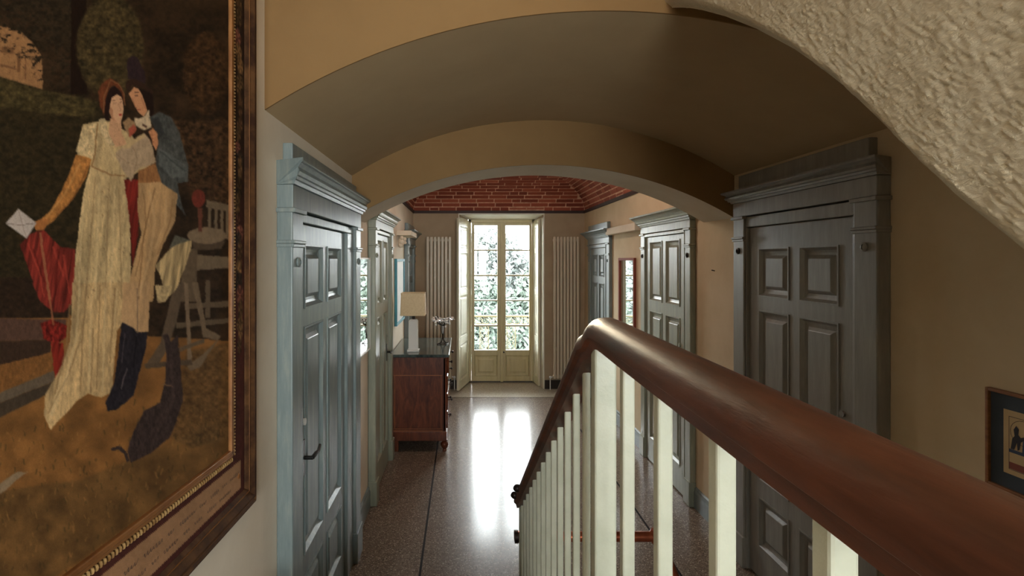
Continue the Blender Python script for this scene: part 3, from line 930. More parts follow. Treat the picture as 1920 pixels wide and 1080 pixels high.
mb = MB(); mb.tube([wall_pt(1)(3.72, 0.0, 1.84), wall_pt(1)(3.72, 0.022, 1.845)], 0.004, 6)
tag(recenter(mb.build('wall_nail', 'dark_iron')), 'small bare nail in the plaster between the two grey doors above the handrail', 'nail')

# ------------------------------------------------------------------ chest of drawers
CX0, CX1, CY0, CY1, CZ = -0.705, -0.175, 5.17, 6.25, 0.975
rt = empty('chest_of_drawers', ((CX0 + CX1) / 2, (CY0 + CY1) / 2, 0), 'dark walnut chest of drawers with grey-green marble top', 'chest')
MB().box(CX0, CX1, CY0, CY1, 0.19, CZ - 0.03).build('body', 'walnut', rt, bevel=0.004)
MB().box(CX0 - 0.005, CX1 + 0.012, CY0 - 0.010, CY1 + 0.010, 0.11, 0.205).build('plinth', 'walnut', rt, bevel=0.006)
MB().box(CX0 - 0.02, CX1 + 0.04, CY0 - 0.022, CY1 + 0.022, CZ - 0.03, CZ).build('marble_top', 'marble', rt, bevel=0.006)
for z0, z1 in ((0.76, 0.768), (0.205, 0.213), (0.228, 0.232)):
    MB().box(CX0 + 0.012, CX1 - 0.03, CY0 - 0.0016, CY0 + 0.002, z0, z1).build('inlay_line', 'inlay', rt)
for x in (CX0 + 0.02, CX1 - 0.045):
    MB().box(x, x + 0.006, CY0 - 0.0016, CY0 + 0.002, 0.235, 0.76).build('inlay_line', 'inlay', rt)
MB().box(CX0 + 0.026, CX1 - 0.045, CY0 - 0.003, CY0 + 0.002, 0.24, 0.755).build('side_panel', 'walnut', rt, bevel=0.002)
zs = [(0.215, 0.385), (0.395, 0.565), (0.575, 0.745), (0.77, 0.935)]
for k, (z0, z1) in enumerate(zs):
    dr = MB().box(CX1 - 0.01, CX1 + (0.022 if k < 3 else 0.034), CY0 + 0.062, CY1 - 0.062, z0, z1).build('drawer', 'walnut_gloss', rt, bevel=0.006)
    for yy in (CY0 + 0.25, CY1 - 0.25):
        mb = MB()
        xx = CX1 + (0.022 if k < 3 else 0.034)
        zc = (z0 + z1) / 2
        rings = []
        for r, dx in ((0.006, -0.002), (0.006, 0.012), (0.014, 0.018), (0.015, 0.026), (0.008, 0.032)):
            rings.append([(xx + dx, yy + r * math.cos(t * math.pi / 5), zc + r * math.sin(t * math.pi / 5)) for t in range(10)])
        mb.strip(rings); mb.build('knob', 'dark_iron', dr, smooth=True)
for y in (CY0 + 0.03, CY1 - 0.03):
    mb = MB()
    mb.box(CX1 - 0.028, CX1 + 0.006, y - 0.03, y + 0.03, 0.205, CZ - 0.032)
    mb.build('corner_post', 'walnut', rt, bevel=0.01, bseg=3)
    mb = MB().lathe((CX1 - 0.01, y, 0), [(0.016, 0), (0.022, 0.01), (0.018, 0.022), (0.034, 0.045), (0.040, 0.065), (0.034, 0.085), (0.022, 0.095), (0.030, 0.105), (0.034, 0.115)], 16)
    mb.build('turned_foot', 'walnut', rt, smooth=True)
    MB().box(CX0 + 0.01, CX0 + 0.06, y - 0.025, y + 0.025, 0, 0.115).build('back_foot', 'walnut', rt, bevel=0.004)

# ------------------------------------------------------------------ table lamp
LX, LY = -0.512, 5.36
rt = empty('table_lamp', (LX, LY, CZ), 'table lamp with clear glass block base and square linen shade', 'lamp')
MB().box(LX - 0.062, LX + 0.062, LY - 0.055, LY + 0.055, CZ, CZ + 0.018).build('foot', 'crystal', rt, bevel=0.004)
mb = MB(); mb.strip([[(LX + sx * w, LY + sy * w * 0.8, CZ + z) for sx, sy in ((-1, -1), (1, -1), (1, 1), (-1, 1))] for w, z in ((0.050, 0.018), (0.047, 0.31), (0.036, 0.33))])
gl = mb.build('glass_block', 'crystal', rt, bevel=0.006)
mb = MB(); mb.lathe((LX, LY, CZ + 0.33), [(0.014, 0), (0.014, 0.03), (0.022, 0.035), (0.022, 0.05), (0.012, 0.055), (0.012, 0.12)], 14)
mb.build('neck', 'dark_iron', rt, smooth=True)
def ring_box(hx, hy, z):
    pts = []
    r = 0.018
    for cx, cy, a0 in ((hx - r, hy - r, 0), (-hx + r, hy - r, 90), (-hx + r, -hy + r, 180), (hx - r, -hy + r, 270)):
        for k in range(4):
            a = math.radians(a0 + 30 * k)
            pts.append((LX + cx + r * math.cos(a), LY + cy + r * math.sin(a), z))
    return pts
mb = MB()
zs0, zs1 = CZ + 0.375, CZ + 0.605
mb.strip([ring_box(0.126, 0.112, zs0), ring_box(0.120, 0.106, zs1), ring_box(0.117, 0.103, zs1), ring_box(0.123, 0.109, zs0)], True, False)
sh = mb.build('lamp_shade', 'shade', rt, smooth=True)
for z, hx, hy in ((zs0, 0.1275, 0.1135), (zs1 - 0.012, 0.1215, 0.1075)):
    mb = MB(); mb.strip([ring_box(hx, hy, z), ring_box(hx, hy, z + 0.012), ring_box(hx - 0.004, hy - 0.004, z + 0.012), ring_box(hx - 0.004, hy - 0.004, z)], True, False)
    mb.build('trim_band', 'shade', sh)
mb = MB(); mb.tube([(LX - 0.115, LY, zs1 - 0.02), (LX, LY, zs1 - 0.02), (LX + 0.115, LY, zs1 - 0.02)], 0.003, 6); mb.tube([(LX, LY - 0.1, zs1 - 0.02), (LX, LY + 0.1, zs1 - 0.02)], 0.003, 6)
mb.tube([(LX, LY, CZ + 0.44), (LX, LY, zs1 - 0.02)], 0.003, 6)
mb.build('shade_carrier', 'dark_iron', rt)

# ------------------------------------------------------------------ crystal flower stand
SX, SY = -0.225, 5.80
rt = empty('crystal_flower_stand', (SX, SY, CZ), 'dark metal stand with a spray of clear crystal flowers on the chest', 'ornament')
mb = MB()
for k in range(4):
    a = k * math.pi / 2 + 0.6
    dx, dy = math.cos(a), math.sin(a)
    mb.tube([(SX + dx * r, SY + dy * r, CZ + z) for r, z in ((0.075, 0.004), (0.060, 0.012), (0.045, 0.010), (0.028, 0.022), (0.012, 0.045), (0.006, 0.075))], 0.0045, 6)
    mb.tube([(SX + dx * r * math.cos(e) - dy * r * math.sin(e), SY + dy * r * math.cos(e) + dx * r * math.sin(e), CZ + 0.006) for r, e in ((0.070, -0.1), (0.055, 0.3), (0.050, 0.8), (0.058, 1.2), (0.070, 1.5))], 0.0035, 6)
mb.build('scrolled_foot', 'dark_iron', rt, smooth=True)
mb = MB()
for k in range(4):
    a = k * math.pi / 2
    mb.tube([(SX + math.cos(a) * r, SY + math.sin(a) * r, CZ + z) for r, z in ((0.005, 0.06), (0.005, 0.10), (0.014, 0.14), (0.018, 0.18), (0.010, 0.215))], 0.0035, 6)
mb.build('stem', 'dark_iron', rt, smooth=True)
MB().lathe((SX, SY, CZ + 0.105), [(0.002, 0), (0.008, 0.02), (0.012, 0.05), (0.010, 0.07), (0.013, 0.09), (0.004, 0.108)], 10).build('crystal_drop', 'crystal', rt, smooth=True)
rs = random.Random(5)
for k in range(14):
    a = k * 2 * math.pi / 14 + rs.uniform(-0.15, 0.15)
    R = rs.uniform(0.075, 0.125) if k % 2 else rs.uniform(0.04, 0.09)
    zt = rs.uniform(0.262, 0.30)
    dx, dy = math.cos(a), math.sin(a)
    mb = MB(); mb.tube([(SX + dx * r * R, SY + dy * r * R, CZ + z) for r, z in ((0.05, 0.205), (0.35, 0.235 - 0.02), (0.7, 0.235), (0.95, zt - 0.01), (1.0, zt))], 0.0035, 6)
    mb.ball((SX + dx * R, SY + dy * R, CZ + zt), 0.008, 8, 5)
    arm = mb.build('arm', 'dark_iron', rt, smooth=True)
    c = Vector((SX + dx * R, SY + dy * R, CZ + zt - 0.008))
    for j in range(7):
        b = j * 2 * math.pi / 7 + k
        d = Vector((math.cos(b), math.sin(b), rs.uniform(-0.7, 0.35))).normalized()
        sd = d.cross(Vector((0, 0, 1))).normalized(); uu = sd.cross(d)
        L, W = rs.uniform(0.042, 0.060), 0.0135
        p0 = c + d * 0.006; pm = c + d * L * 0.6; p1 = c + d * L
        mb = MB().add([p0, pm + sd * W, pm + uu * W * 0.6, pm - sd * W, pm - uu * W * 0.6, p1],
                      [(0, 1, 2), (0, 2, 3), (0, 3, 4), (0, 4, 1), (5, 2, 1), (5, 3, 2), (5, 4, 3), (5, 1, 4)])
        mb.build('crystal_petal', 'crystal', arm)
    if k % 3 == 0:
        mb = MB(); mb.ball(c + Vector((0, 0, -0.055)), 0.009, 8, 6, (1, 1, 1.5)); mb.tube([c, c + Vector((0, 0, -0.045))], 0.001, 4)
        mb.build('crystal_pendant', 'crystal', arm, smooth=True)
# ------------------------------------------------------------------ the big painting
PXW = -0.715                       # canvas plane
def ph_Y(x): return PXW * F / (x - PX)
def to_photo(Y, Z):
    return PX + PXW * F / Y, PY - (Z - EYE) * F / Y
rng = np.random.RandomState(11)
def vnoise(x, y, seed=0):
    tab = np.random.RandomState(seed).rand(256, 256)
    xi = np.floor(x).astype(int); yi = np.floor(y).astype(int)
    fx = x - xi; fy = y - yi
    fx = fx * fx * (3 - 2 * fx); fy = fy * fy * (3 - 2 * fy)
    g = lambda a, b: tab[a % 256, b % 256]
    return (g(xi, yi) * (1 - fx) + g(xi + 1, yi) * fx) * (1 - fy) + (g(xi, yi + 1) * (1 - fx) + g(xi + 1, yi + 1) * fx) * fy
def fbm(x, y, seed=0, oct=4):
    s = 0; a = 0.5; t = 0
    for o in range(oct):
        s = s + a * vnoise(x * 2 ** o, y * 2 ** o, seed + o); t += a; a *= 0.55
    return s / t
NCOL = 380
xs = np.linspace(-70, 457.5, NCOL)
Ycol = PXW * F / (xs - PX)
ZPT = 3.0
def z_bottom(Y): return 1.165 + 0.02 * (1.70 - Y)
rows_t = np.concatenate([np.linspace(-0.30, -0.01, 14), np.linspace(0, 1.0, 500), np.linspace(1.02, 1.9, 26)])
GX = np.repeat(xs[:, None], len(rows_t), 1)
GYp = np.repeat((rows_t * 1080)[None, :], NCOL, 0)
YY = np.repeat(Ycol[:, None], len(rows_t), 1)
ZZ = EYE - (GYp - PY) * YY / F
ZZ = np.clip(ZZ, z_bottom(YY), ZPT)
GYp = PY - (ZZ - EYE) * F / YY
X_, Y_ = GX.ravel(), GYp.ravel()
Yw, Zw = YY.ravel(), ZZ.ravel()
wx = X_ + (fbm(X_ / 9, Y_ / 9, 3) - 0.5) * 3.0
wy = Y_ + (fbm(X_ / 9, Y_ / 9, 8) - 0.5) * 3.0
img = np.zeros((len(X_), 3)) + np.array([50, 36, 23.0])
brush = fbm(X_ / 4.0, Y_ / 7.0, 21) - 0.5
cloud = fbm(X_ / 38.0, Y_ / 38.0, 31) - 0.5
leafy = fbm(X_ / 7.0, Y_ / 6.0, 41, 3) - 0.5
img *= (1 + 0.9 * cloud + 0.5 * leafy)[:, None]
def inside(px, py, pts):
    c = np.zeros(len(px), bool)
    n = len(pts)
    for i in range(n):
        x1, y1 = pts[i]; x2, y2 = pts[(i + 1) % n]
        if y1 == y2: continue
        cond = ((y1 > py) != (y2 > py)) & (px < (x2 - x1) * (py - y1) / (y2 - y1) + x1)
        c ^= cond
    return c
def C1(pts): return [(x / 1.928, y / 1.9286) for x, y in pts]
def C2(pts): return [(x / 2.0, y / 2.0 + 540) for x, y in pts]
def paint(pts, col, amp=0.25, tex=None, soft=1.3, warp=1.0, alpha=1.0):
    ax = [p[0] for p in pts]; ay = [p[1] for p in pts]
    m = np.where((X_ > min(ax) - 5) & (X_ < max(ax) + 5) & (Y_ > min(ay) - 5) & (Y_ < max(ay) + 5))[0]
    if not len(m): return
    px = X_[m] + (wx[m] - X_[m]) * warp; py = Y_[m] + (wy[m] - Y_[m]) * warp
    cov = np.zeros(len(m))
    for dx, dy in ((-soft, 0), (soft, 0), (0, -soft), (0, soft), (0, 0)):
        cov += inside(px + dx, py + dy, pts)
    cov = cov / 5 * alpha
    t = brush[m] if tex is None else tex[m]
    c = np.array(col, float)[None, :] * (1 + amp * 2 * t)[:, None]
    img[m] = img[m] * (1 - cov[:, None]) + c * cov[:, None]
def ell(cx, cy, rx, ry, n=22): return [(cx + rx * math.cos(2 * math.pi * k / n), cy + ry * math.sin(2 * math.pi * k / n)) for k in range(n)]
def stroke(pts, w, col, amp=0.1, alpha=0.8):
    for (a, b), (c, d) in zip(pts[:-1], pts[1:]):
        L = math.hypot(c - a, d - b) or 1
        nx, ny = -(d - b) / L * w / 2, (c - a) / L * w / 2
        paint([(a + nx, b + ny), (c + nx, d + ny), (c - nx, d - ny), (a - nx, b - ny)], col, amp, soft=0.8, alpha=alpha)
# --- garden background
paint(C1([(-150, 60), (70, 110), (115, 150), (150, 200), (155, 322), (60, 300), (-150, 262)]), (152, 110, 72), 0.12)
for a in ([(5, 168), (50, 172), (50, 196), (5, 192)], [(62, 190), (74, 190), (74, 262), (62, 262)], [(0, 232), (60, 246), (60, 252), (0, 240)], [(90, 200), (94, 200), (94, 290), (90, 290)]):
    paint(C1(a), (112, 78, 50), 0.1)
# leaves hanging over the lit building, thinning out towards it
g = ((X_ * 1.928) * 0.75 - (Y_ * 1.9286) * 0.95 + 105) / 140.0
msk = np.clip((fbm(X_ / 9.0, Y_ / 6.0, 77, 4) - 0.5) * 5.0 + g * 1.3, 0, 1) * ((Y_ < 178) & (X_ < 140))
img = img * (1 - msk[:, None]) + (np.array([46, 36, 24.0]) * (1 + 0.9 * leafy)[:, None]) * msk[:, None]
paint(C1([(-150, 240), (0, 278), (150, 325), (255, 345), (370, 370), (380, 800), (260, 1180), (-150, 1180)]), (47, 38, 23), 0.35, leafy)
paint(C1([(-150, 240), (0, 278), (150, 325), (260, 345), (350, 365), (340, 425), (150, 410), (0, 385), (-150, 360)]), (68, 57, 33), 0.5, leafy, soft=3)
paint(C1([(258, -30), (312, -30), (316, 340), (256, 340)]), (32, 20, 13), 0.2)
paint(C1(ell(398, 170, 122, 185)), (66, 54, 32), 0.55, leafy, soft=3)
paint(C1(ell(745, 265, 85, 150)), (64, 44, 26), 0.55, leafy, soft=3)
paint(C1([(560, 420), (690, 440), (832, 430), (832, 740), (700, 720), (640, 600)]), (64, 45, 28), 0.7, leafy, soft=3)
for k in range(60):
    paint(C1(ell(rng.uniform(640, 825), rng.uniform(470, 720), 4, 3, 6)), (96, 58, 38), 0.3, alpha=0.5)
# --- ground
paint(C2([(-150, 110), (260, 100), (560, 180), (900, 200), (900, 1200), (-150, 1200)]), (124, 84, 44), 0.3, cloud)
paint(C2([(-150, -40), (260, -40), (260, 112), (-150, 112)]), (45, 32, 22), 0.3, leafy)
paint(C2([(-150, 112), (250, 118), (240, 192), (-150, 204)]), (84, 60, 48), 0.15)
paint(C2([(-150, 204), (192, 194), (190, 250), (-150, 320)]), (58, 42, 31), 0.2)
paint(C2([(-150, 330), (192, 240), (192, 305), (-150, 460)]), (120, 80, 42), 0.2)
paint(C2([(-150, 455), (202, 310), (206, 348), (-150, 492)]), (96, 82, 66), 0.15)
paint(C2([(-150, 492), (206, 348), (206, 384), (-150, 560)]), (66, 54, 42), 0.15)
paint(C2([(-150, 780), (300, 720), (500, 640), (880, 470), (880, 612), (200, 1090), (-150, 1300)]), (100, 72, 40), 0.4, cloud, soft=3, alpha=0.8)
paint(C2([(700, 240), (880, 200), (880, 560), (720, 600), (640, 560)]), (92, 68, 40), 0.5, leafy, soft=3, alpha=0.7)
for k in range(420):
    a, b = rng.uniform(-60, 870), rng.uniform(430, 1080)
    if b < 520 and a < 420: continue
    dark = rng.rand() < 0.55
    col = (66, 54, 30) if dark else (146, 104, 56)
    h = rng.uniform(8, 26)
    pa = C2([(a, b), (a + rng.uniform(-8, 8), b - h)])
    stroke(pa, rng.uniform(1.2, 4), col, 0.3, 0.45)
paint(C2([(0, 735), (60, 690), (105, 690), (60, 722), (10, 768), (-30, 780)]), (136, 114, 88), 0.1)
# --- bench, table
W1, W2, W3 = (116, 98, 76), (98, 81, 62), (84, 68, 52)
paint(C1([(745, 722), (830, 742), (830, 766), (745, 750)]), W1, 0.1)
for a in (752, 775, 797, 817):
    paint(C1([(a, 748), (a + 11, 750), (a + 11, 870), (a, 862)]), W1, 0.1)
paint(C1([(705, 920), (830, 930), (830, 968), (708, 978)]), W1, 0.1)
paint(C1([(678, 900), (715, 900), (708, 1090), (640, 1090)]), W2, 0.15)
paint(C1([(690, 868), (815, 872), (800, 900), (700, 906)]), W3, 0.1)
paint(C1(ell(748, 852, 72, 30)), (128, 107, 83), 0.1)
paint(C1([(715, 752), (732, 752), (730, 838), (716, 838)]), (104, 62, 46), 0.1)
paint(C1(ell(717, 718, 24, 34)), (112, 50, 38), 0.2)
paint(C2([(690, 60), (864, 48), (864, 68), (695, 80)]), W2, 0.1); paint(C2([(660, 130), (864, 112), (864, 131), (660, 151)]), W2, 0.1)
paint(C2([(770, -30), (788, -30), (788, 112), (770, 112)]), W2, 0.1)
paint(C2([(655, -20), (692, -20), (662, 130), (627, 230), (590, 292), (545, 290), (600, 210)]), (94, 77, 60), 0.12)
paint(C2([(690, -20), (705, -20), (722, 300), (706, 300)]), (124, 102, 80), 0.1)
paint(C2([(720, -20), (742, -20), (775, 150), (828, 182), (815, 196), (762, 184)]), (116, 96, 74), 0.1)
paint(C2([(822, 188), (748, 300), (715, 310), (700, 292), (760, 250)]), (116, 96, 74), 0.1)
paint(C2([(540, 285), (720, 268), (720, 288), (545, 302)]), W3, 0.1); paint(C2([(670, 225), (765, 190), (765, 206), (672, 240)]), W2, 0.1)
# --- red shawl and parasol
RED = (116, 42, 33)
folds = fbm(X_ / 5.0 + Y_ / 30.0, Y_ / 46.0, 51, 3) - 0.5
paint(C1([(72, 885), (110, 845), (160, 830), (215, 892), (272, 900), (272, 1090), (150, 1090), (112, 1000)]), RED, 0.45, folds)
paint(C2([(122, -20), (272, -20), (270, 60), (240, 92), (200, 90), (150, 50)]), RED, 0.45, folds)
paint(C2([(152, 132), (190, 118), (252, 140), (248, 182), (212, 212), (165, 190)]), (108, 32, 25), 0.6)
paint(C2([(190, 205), (236, 205), (246, 320), (236, 362), (208, 350)]), (116, 36, 26), 0.4, folds)
stroke(C1([(145, 840), (180, 1085)]), 5, (156, 100, 68)); stroke(C2([(180, -10), (200, 140)]), 4, (150, 92, 62)); stroke(C2([(226, 350), (244, 452)]), 2.5, (130, 80, 50))
# --- woman
DR = (192, 164, 118)
dfold = 0.55 * (fbm(X_ / 15.0 + Y_ / 160.0, Y_ / 120.0, 61, 3) - 0.5) + 0.25 * (fbm(X_ / 3.0, Y_ / 9.0, 67, 2) - 0.5)
paint(C1([(300, 450), (350, 440), (392, 438), (470, 480), (545, 600), (455, 645), (330, 602), (278, 560)]), DR, 0.35, dfold)
paint(C1([(330, 590), (455, 640), (470, 700), (474, 1090), (264, 1090), (270, 950), (300, 700)]), DR, 0.5, dfold)
paint(C2([(272, -20), (470, -20), (466, 120), (440, 160), (420, 390), (380, 412), (330, 395), (292, 420), (190, 532), (164, 480), (170, 400), (232, 290), (262, 200)]), (186, 154, 108), 0.55, dfold)
for pts, w in (([(325, -10), (308, 200), (302, 390)], 3.5), ([(375, -10), (362, 380)], 3), ([(262, 60), (250, 220), (205, 400)], 4), ([(430, 0), (412, 280)], 3), ([(300, 200), (255, 330), (180, 470)], 3), ([(350, 150), (340, 395)], 2.5)):
    stroke(C2(pts), w, (138, 108, 72), 0.1, 0.55)
for pts, w in (([(345, 640), (310, 1080)], 3), ([(395, 660), (380, 1080)], 2.5), ([(430, 680), (440, 1080)], 3)):
    stroke(C1(pts), w, (146, 118, 82), 0.1, 0.5)
paint(C1([(300, 462), (352, 440), (357, 492), (337, 578), (300, 562), (274, 546)]), (200, 173, 128), 0.3)
stroke(C1([(352, 445), (340, 575), (330, 600), (400, 632), (450, 636)]), 3, (140, 100, 60), 0.1, 0.7)
paint(C1([(274, 558), (332, 575), (312, 640), (262, 722), (190, 802), (132, 832), (124, 810), (180, 765), (222, 690), (252, 620)]), (174, 116, 60), 0.3)
paint(C1([(120, 805), (150, 790), (180, 790), (160, 830), (130, 835)]), (164, 104, 56), 0.1)
paint(C1([(20, 808), (66, 755), (132, 806), (96, 863)]), (182, 168, 158), 0.06, warp=0.3)
stroke(C1([(22, 808), (82, 815), (130, 806)]), 1.4, (120, 104, 94)); stroke(C1([(66, 757), (82, 815), (96, 862)]), 1.2, (140, 124, 112))
def C5(pts): return [(x / 4.32 + 160, y / 4.32 + 90) for x, y in pts]
SK = (208, 160, 122)
paint(C5([(200, 570), (292, 600), (292, 680), (335, 780), (240, 805), (185, 700)]), (200, 152, 114), 0.06)
paint(C5([(104, 350), (130, 290), (200, 243), (262, 275), (312, 350), (328, 480), (300, 400), (230, 300), (192, 330), (168, 450), (152, 545), (122, 470)]), (104, 56, 33), 0.25)
stroke(C5([(150, 520), (150, 400), (205, 262), (262, 285), (310, 360), (322, 470)]), 2, (132, 96, 64), 0.1, 0.7)
paint(C5([(160, 430), (190, 340), (230, 303), (292, 360), (304, 415), (250, 372), (207, 430), (192, 520), (188, 605), (158, 565)]), (38, 23, 19), 0.2)
paint(C5([(200, 460), (215, 402), (255, 375), (290, 395), (303, 430), (310, 500), (300, 560), (285, 612), (250, 606), (215, 572), (195, 520)]), SK, 0.05, warp=0.15, soft=0.8)
paint(C5([(200, 470), (222, 500), (225, 560), (255, 604), (215, 572), (195, 520)]), (176, 124, 90), 0.05, warp=0.15)
stroke(C5([(222, 428), (254, 418)]), 1.2, (80, 50, 38)); stroke(C5([(226, 446), (250, 446)]), 1.8, (66, 40, 34)); stroke(C5([(278, 440), (298, 438)]), 1.7, (66, 40, 34)); stroke(C5([(276, 420), (298, 416)]), 1.1, (90, 58, 44))
stroke(C5([(270, 450), (290, 508), (274, 516)]), 1.0, (164, 112, 82)); paint(C5(ell(284, 541, 15, 8, 10)), (164, 66, 54), 0.05, warp=0.1, soft=0.6)
paint(C5([(108, 580), (160, 570), (190, 700), (250, 800), (190, 780), (120, 680)]), (196, 170, 128), 0.3)
for k in range(90):
    a_, b_ = rng.uniform(20, 340), rng.uniform(600, 900)
    stroke(C5([(a_, b_), (a_ + rng.uniform(-8, 8), b_ + 14)]), 1.2, (120, 92, 62), 0.1, 0.4)
for k in range(40):
    a_, b_ = rng.uniform(285, 450), rng.uniform(660, 1080)
    stroke(C1([(a_, b_), (a_ + 5, b_ + 7)]), 1.4, (112, 84, 56), 0.1, 0.5)
# highlights on the muslin and the shawl
HL = (216, 190, 144)
for pts, w in (([(305, 720), (290, 900), (285, 1075)], 4), ([(360, 660), (350, 900), (345, 1080)], 4), ([(415, 670), (408, 880), (400, 1080)], 3.5), ([(320, 500), (300, 545)], 4), ([(375, 500), (420, 580)], 4)):
    stroke(C1(pts), w, HL, 0.1, 0.35)
for pts, w in (([(300, 0), (285, 190), (250, 330), (195, 480)], 5), ([(345, 0), (332, 380)], 4), ([(395, 0), (385, 390)], 4), ([(440, 0), (428, 150)], 3), ([(230, 330), (185, 500)], 4)):
    stroke(C2(pts), w, HL, 0.1, 0.35)
for pts, w in (([(100, 880), (140, 980), (160, 1075)], 3), ([(190, 890), (230, 1000)], 4), ([(230, 920), (250, 1060)], 3)):
    stroke(C1(pts), w, (176, 70, 54), 0.1, 0.5)
for pts, w in (([(120, 900), (160, 1020)], 3), ([(210, 900), (200, 1070)], 3)):
    stroke(C1(pts), w, (84, 22, 18), 0.1, 0.5)
stroke(C1([(290, 590), (235, 700), (165, 790)]), 4, (204, 150, 88), 0.1, 0.5); stroke(C1([(318, 600), (270, 710), (190, 795)]), 3, (120, 74, 38), 0.1, 0.5)
# --- man
COAT = (74, 74, 70)
paint(C5([(334, 115), (350, 80), (385, 63), (425, 75), (445, 120), (482, 200), (492, 295), (430, 262), (345, 255)]), (48, 34, 36), 0.2)
paint(C5([(325, 312), (335, 262), (400, 248), (480, 300), (552, 350), (540, 392), (470, 322), (380, 300), (345, 362)]), (52, 34, 25), 0.15)
paint(C5([(425, 320), (540, 372), (560, 520), (532, 565), (490, 470), (458, 382)]), (36, 23, 17), 0.2)
paint(C5([(350, 372), (395, 318), (430, 330), (460, 380), (485, 450), (502, 512), (470, 556), (430, 522), (400, 470), (372, 410)]), (200, 142, 102), 0.06, warp=0.15, soft=0.8)
stroke(C5([(398, 362), (432, 358)]), 1.6, (60, 38, 30)); stroke(C5([(400, 382), (430, 384)]), 2.0, (76, 50, 40)); stroke(C5([(380, 395), (402, 478), (420, 486)]), 1.1, (158, 104, 74)); stroke(C5([(420, 504), (450, 498)]), 1.8, (146, 70, 56)); stroke(C5([(455, 400), (490, 500)]), 2.2, (160, 106, 76), 0.1, 0.6)
paint(C5([(398, 560), (440, 575), (470, 560), (520, 500), (535, 640), (475, 665), (400, 625)]), (196, 172, 140), 0.2)
paint(C5([(518, 562), (600, 518), (692, 560), (762, 680), (832, 950), (832, 1090), (556, 1090), (580, 830), (590, 700)]), COAT, 0.3)
paint(C1([(600, 560), (652, 540), (682, 600), (676, 656), (640, 662), (652, 720), (672, 782), (640, 742), (600, 692), (560, 622)]), COAT, 0.35)
paint(C5([(528, 572), (592, 556), (642, 690), (590, 742), (560, 662)]), (56, 56, 54), 0.15)
paint(C5([(590, 800), (700, 872), (835, 962), (822, 1045), (700, 1050), (600, 952)]), (88, 90, 86), 0.25)
stroke(C5([(600, 830), (720, 930), (815, 1000)]), 3, (62, 64, 62), 0.1, 0.6)
paint(C1([(448, 650), (502, 650), (502, 830), (478, 965), (470, 800)]), (112, 36, 28), 0.4, folds)
paint(C1([(500, 618), (562, 588), (584, 662), (500, 668)]), (150, 102, 62), 0.2)
TR = (180, 142, 98)
paint(C1([(500, 660), (582, 660), (642, 702), (632, 800), (592, 880), (562, 960), (552, 1090), (454, 1090), (480, 960), (512, 840), (496, 760)]), TR, 0.35, dfold)
paint(C2([(462, -20), (562, -20), (556, 162), (510, 172), (454, 132)]), (184, 146, 104), 0.3, dfold)
stroke(C1([(560, 680), (520, 850), (500, 1080)]), 3, (130, 96, 62), 0.1, 0.6); stroke(C2([(515, 0), (516, 168)]), 2.5, (124, 100, 78), 0.1, 0.7)
paint(C1([(560, 962), (640, 872), (692, 868), (690, 902), (642, 1040), (600, 1085), (580, 1000)]), (172, 146, 104), 0.45, folds)
paint(C2([(580, -10), (645, -10), (622, 50), (590, 56)]), (176, 150, 108), 0.3)
paint(C1([(632, 850), (690, 868), (650, 880), (610, 900)]), (92, 88, 74), 0.2)
paint(C5([(300, 600), (350, 560), (400, 600), (410, 660), (360, 730)]), (150, 118, 84), 0.2)
paint(C5([(350, 660), (385, 620), (415, 650), (400, 690), (360, 725)]), (168, 84, 62), 0.15)
paint(C5([(240, 850), (340, 782), (480, 690), (540, 770), (572, 920), (500, 962), (450, 962), (400, 1012), (372, 1085), (310, 1000), (258, 900)]), (172, 146, 116), 0.14)
paint(C5([(330, 780), (472, 688), (487, 710), (362, 806), (300, 820)]), (192, 162, 118), 0.08)
stroke(C5([(390, 800), (420, 900), (400, 1000)]), 1.5, (138, 112, 84), 0.1, 0.6); stroke(C5([(250, 860), (340, 930), (440, 950)]), 1.4, (138, 112, 84), 0.1, 0.5)
paint(C5([(513, 680), (545, 648), (582, 690), (592, 780), (570, 832), (545, 772)]), (196, 134, 94), 0.1)
for yy_ in (700, 725, 750): stroke(C5([(520, yy_), (556, yy_ + 10)]), 1.0, (140, 86, 58), 0.05, 0.7)
stroke(C5([(460, 620), (500, 640)]), 4, (70, 42, 30), 0.1, 0.8)
for pts, w in (([(540, 690), (560, 800), (540, 940), (500, 1070)], 5), ([(600, 720), (600, 800), (560, 900)], 4)):
    stroke(C1(pts), w, (206, 170, 124), 0.1, 0.4)
for pts, w in (([(520, 700), (528, 820), (490, 1000)], 3), ([(625, 720), (615, 800), (570, 920)], 3)):
    stroke(C1(pts), w, (128, 94, 60), 0.1, 0.45)
BT = (38, 33, 37)
paint(C2([(456, 128), (500, 150), (515, 168), (552, 165), (549, 220), (530, 290), (502, 402), (440, 456), (403, 461), (397, 430), (430, 350), (446, 230)]), BT, 0.35)
stroke(C2([(478, 300), (460, 350), (455, 380)]), 3, (112, 100, 98), 0.1, 0.6); stroke(C2([(512, 180), (500, 300)]), 2.5, (20, 18, 20)); stroke(C2([(468, 170), (458, 280)]), 2, (84, 76, 76), 0.1, 0.6)
# --- dog
DG = (58, 45, 41)
paint(C2([(612, 176), (628, 172), (640, 202), (666, 172), (673, 240), (686, 420), (662, 500), (635, 562), (560, 622), (490, 656), (477, 610), (500, 540), (540, 460), (600, 430), (620, 350), (625, 250)]), DG, 0.35)
stroke(C2([(480, 652), (472, 620), (448, 598), (418, 606)]), 6, DG, 0.1, 1.0)
stroke(C2([(610, 360), (650, 370)]), 3, (120, 90, 64), 0.1, 0.7); stroke(C2([(640, 250), (650, 420), (590, 540)]), 6, (78, 60, 54), 0.2, 0.5)
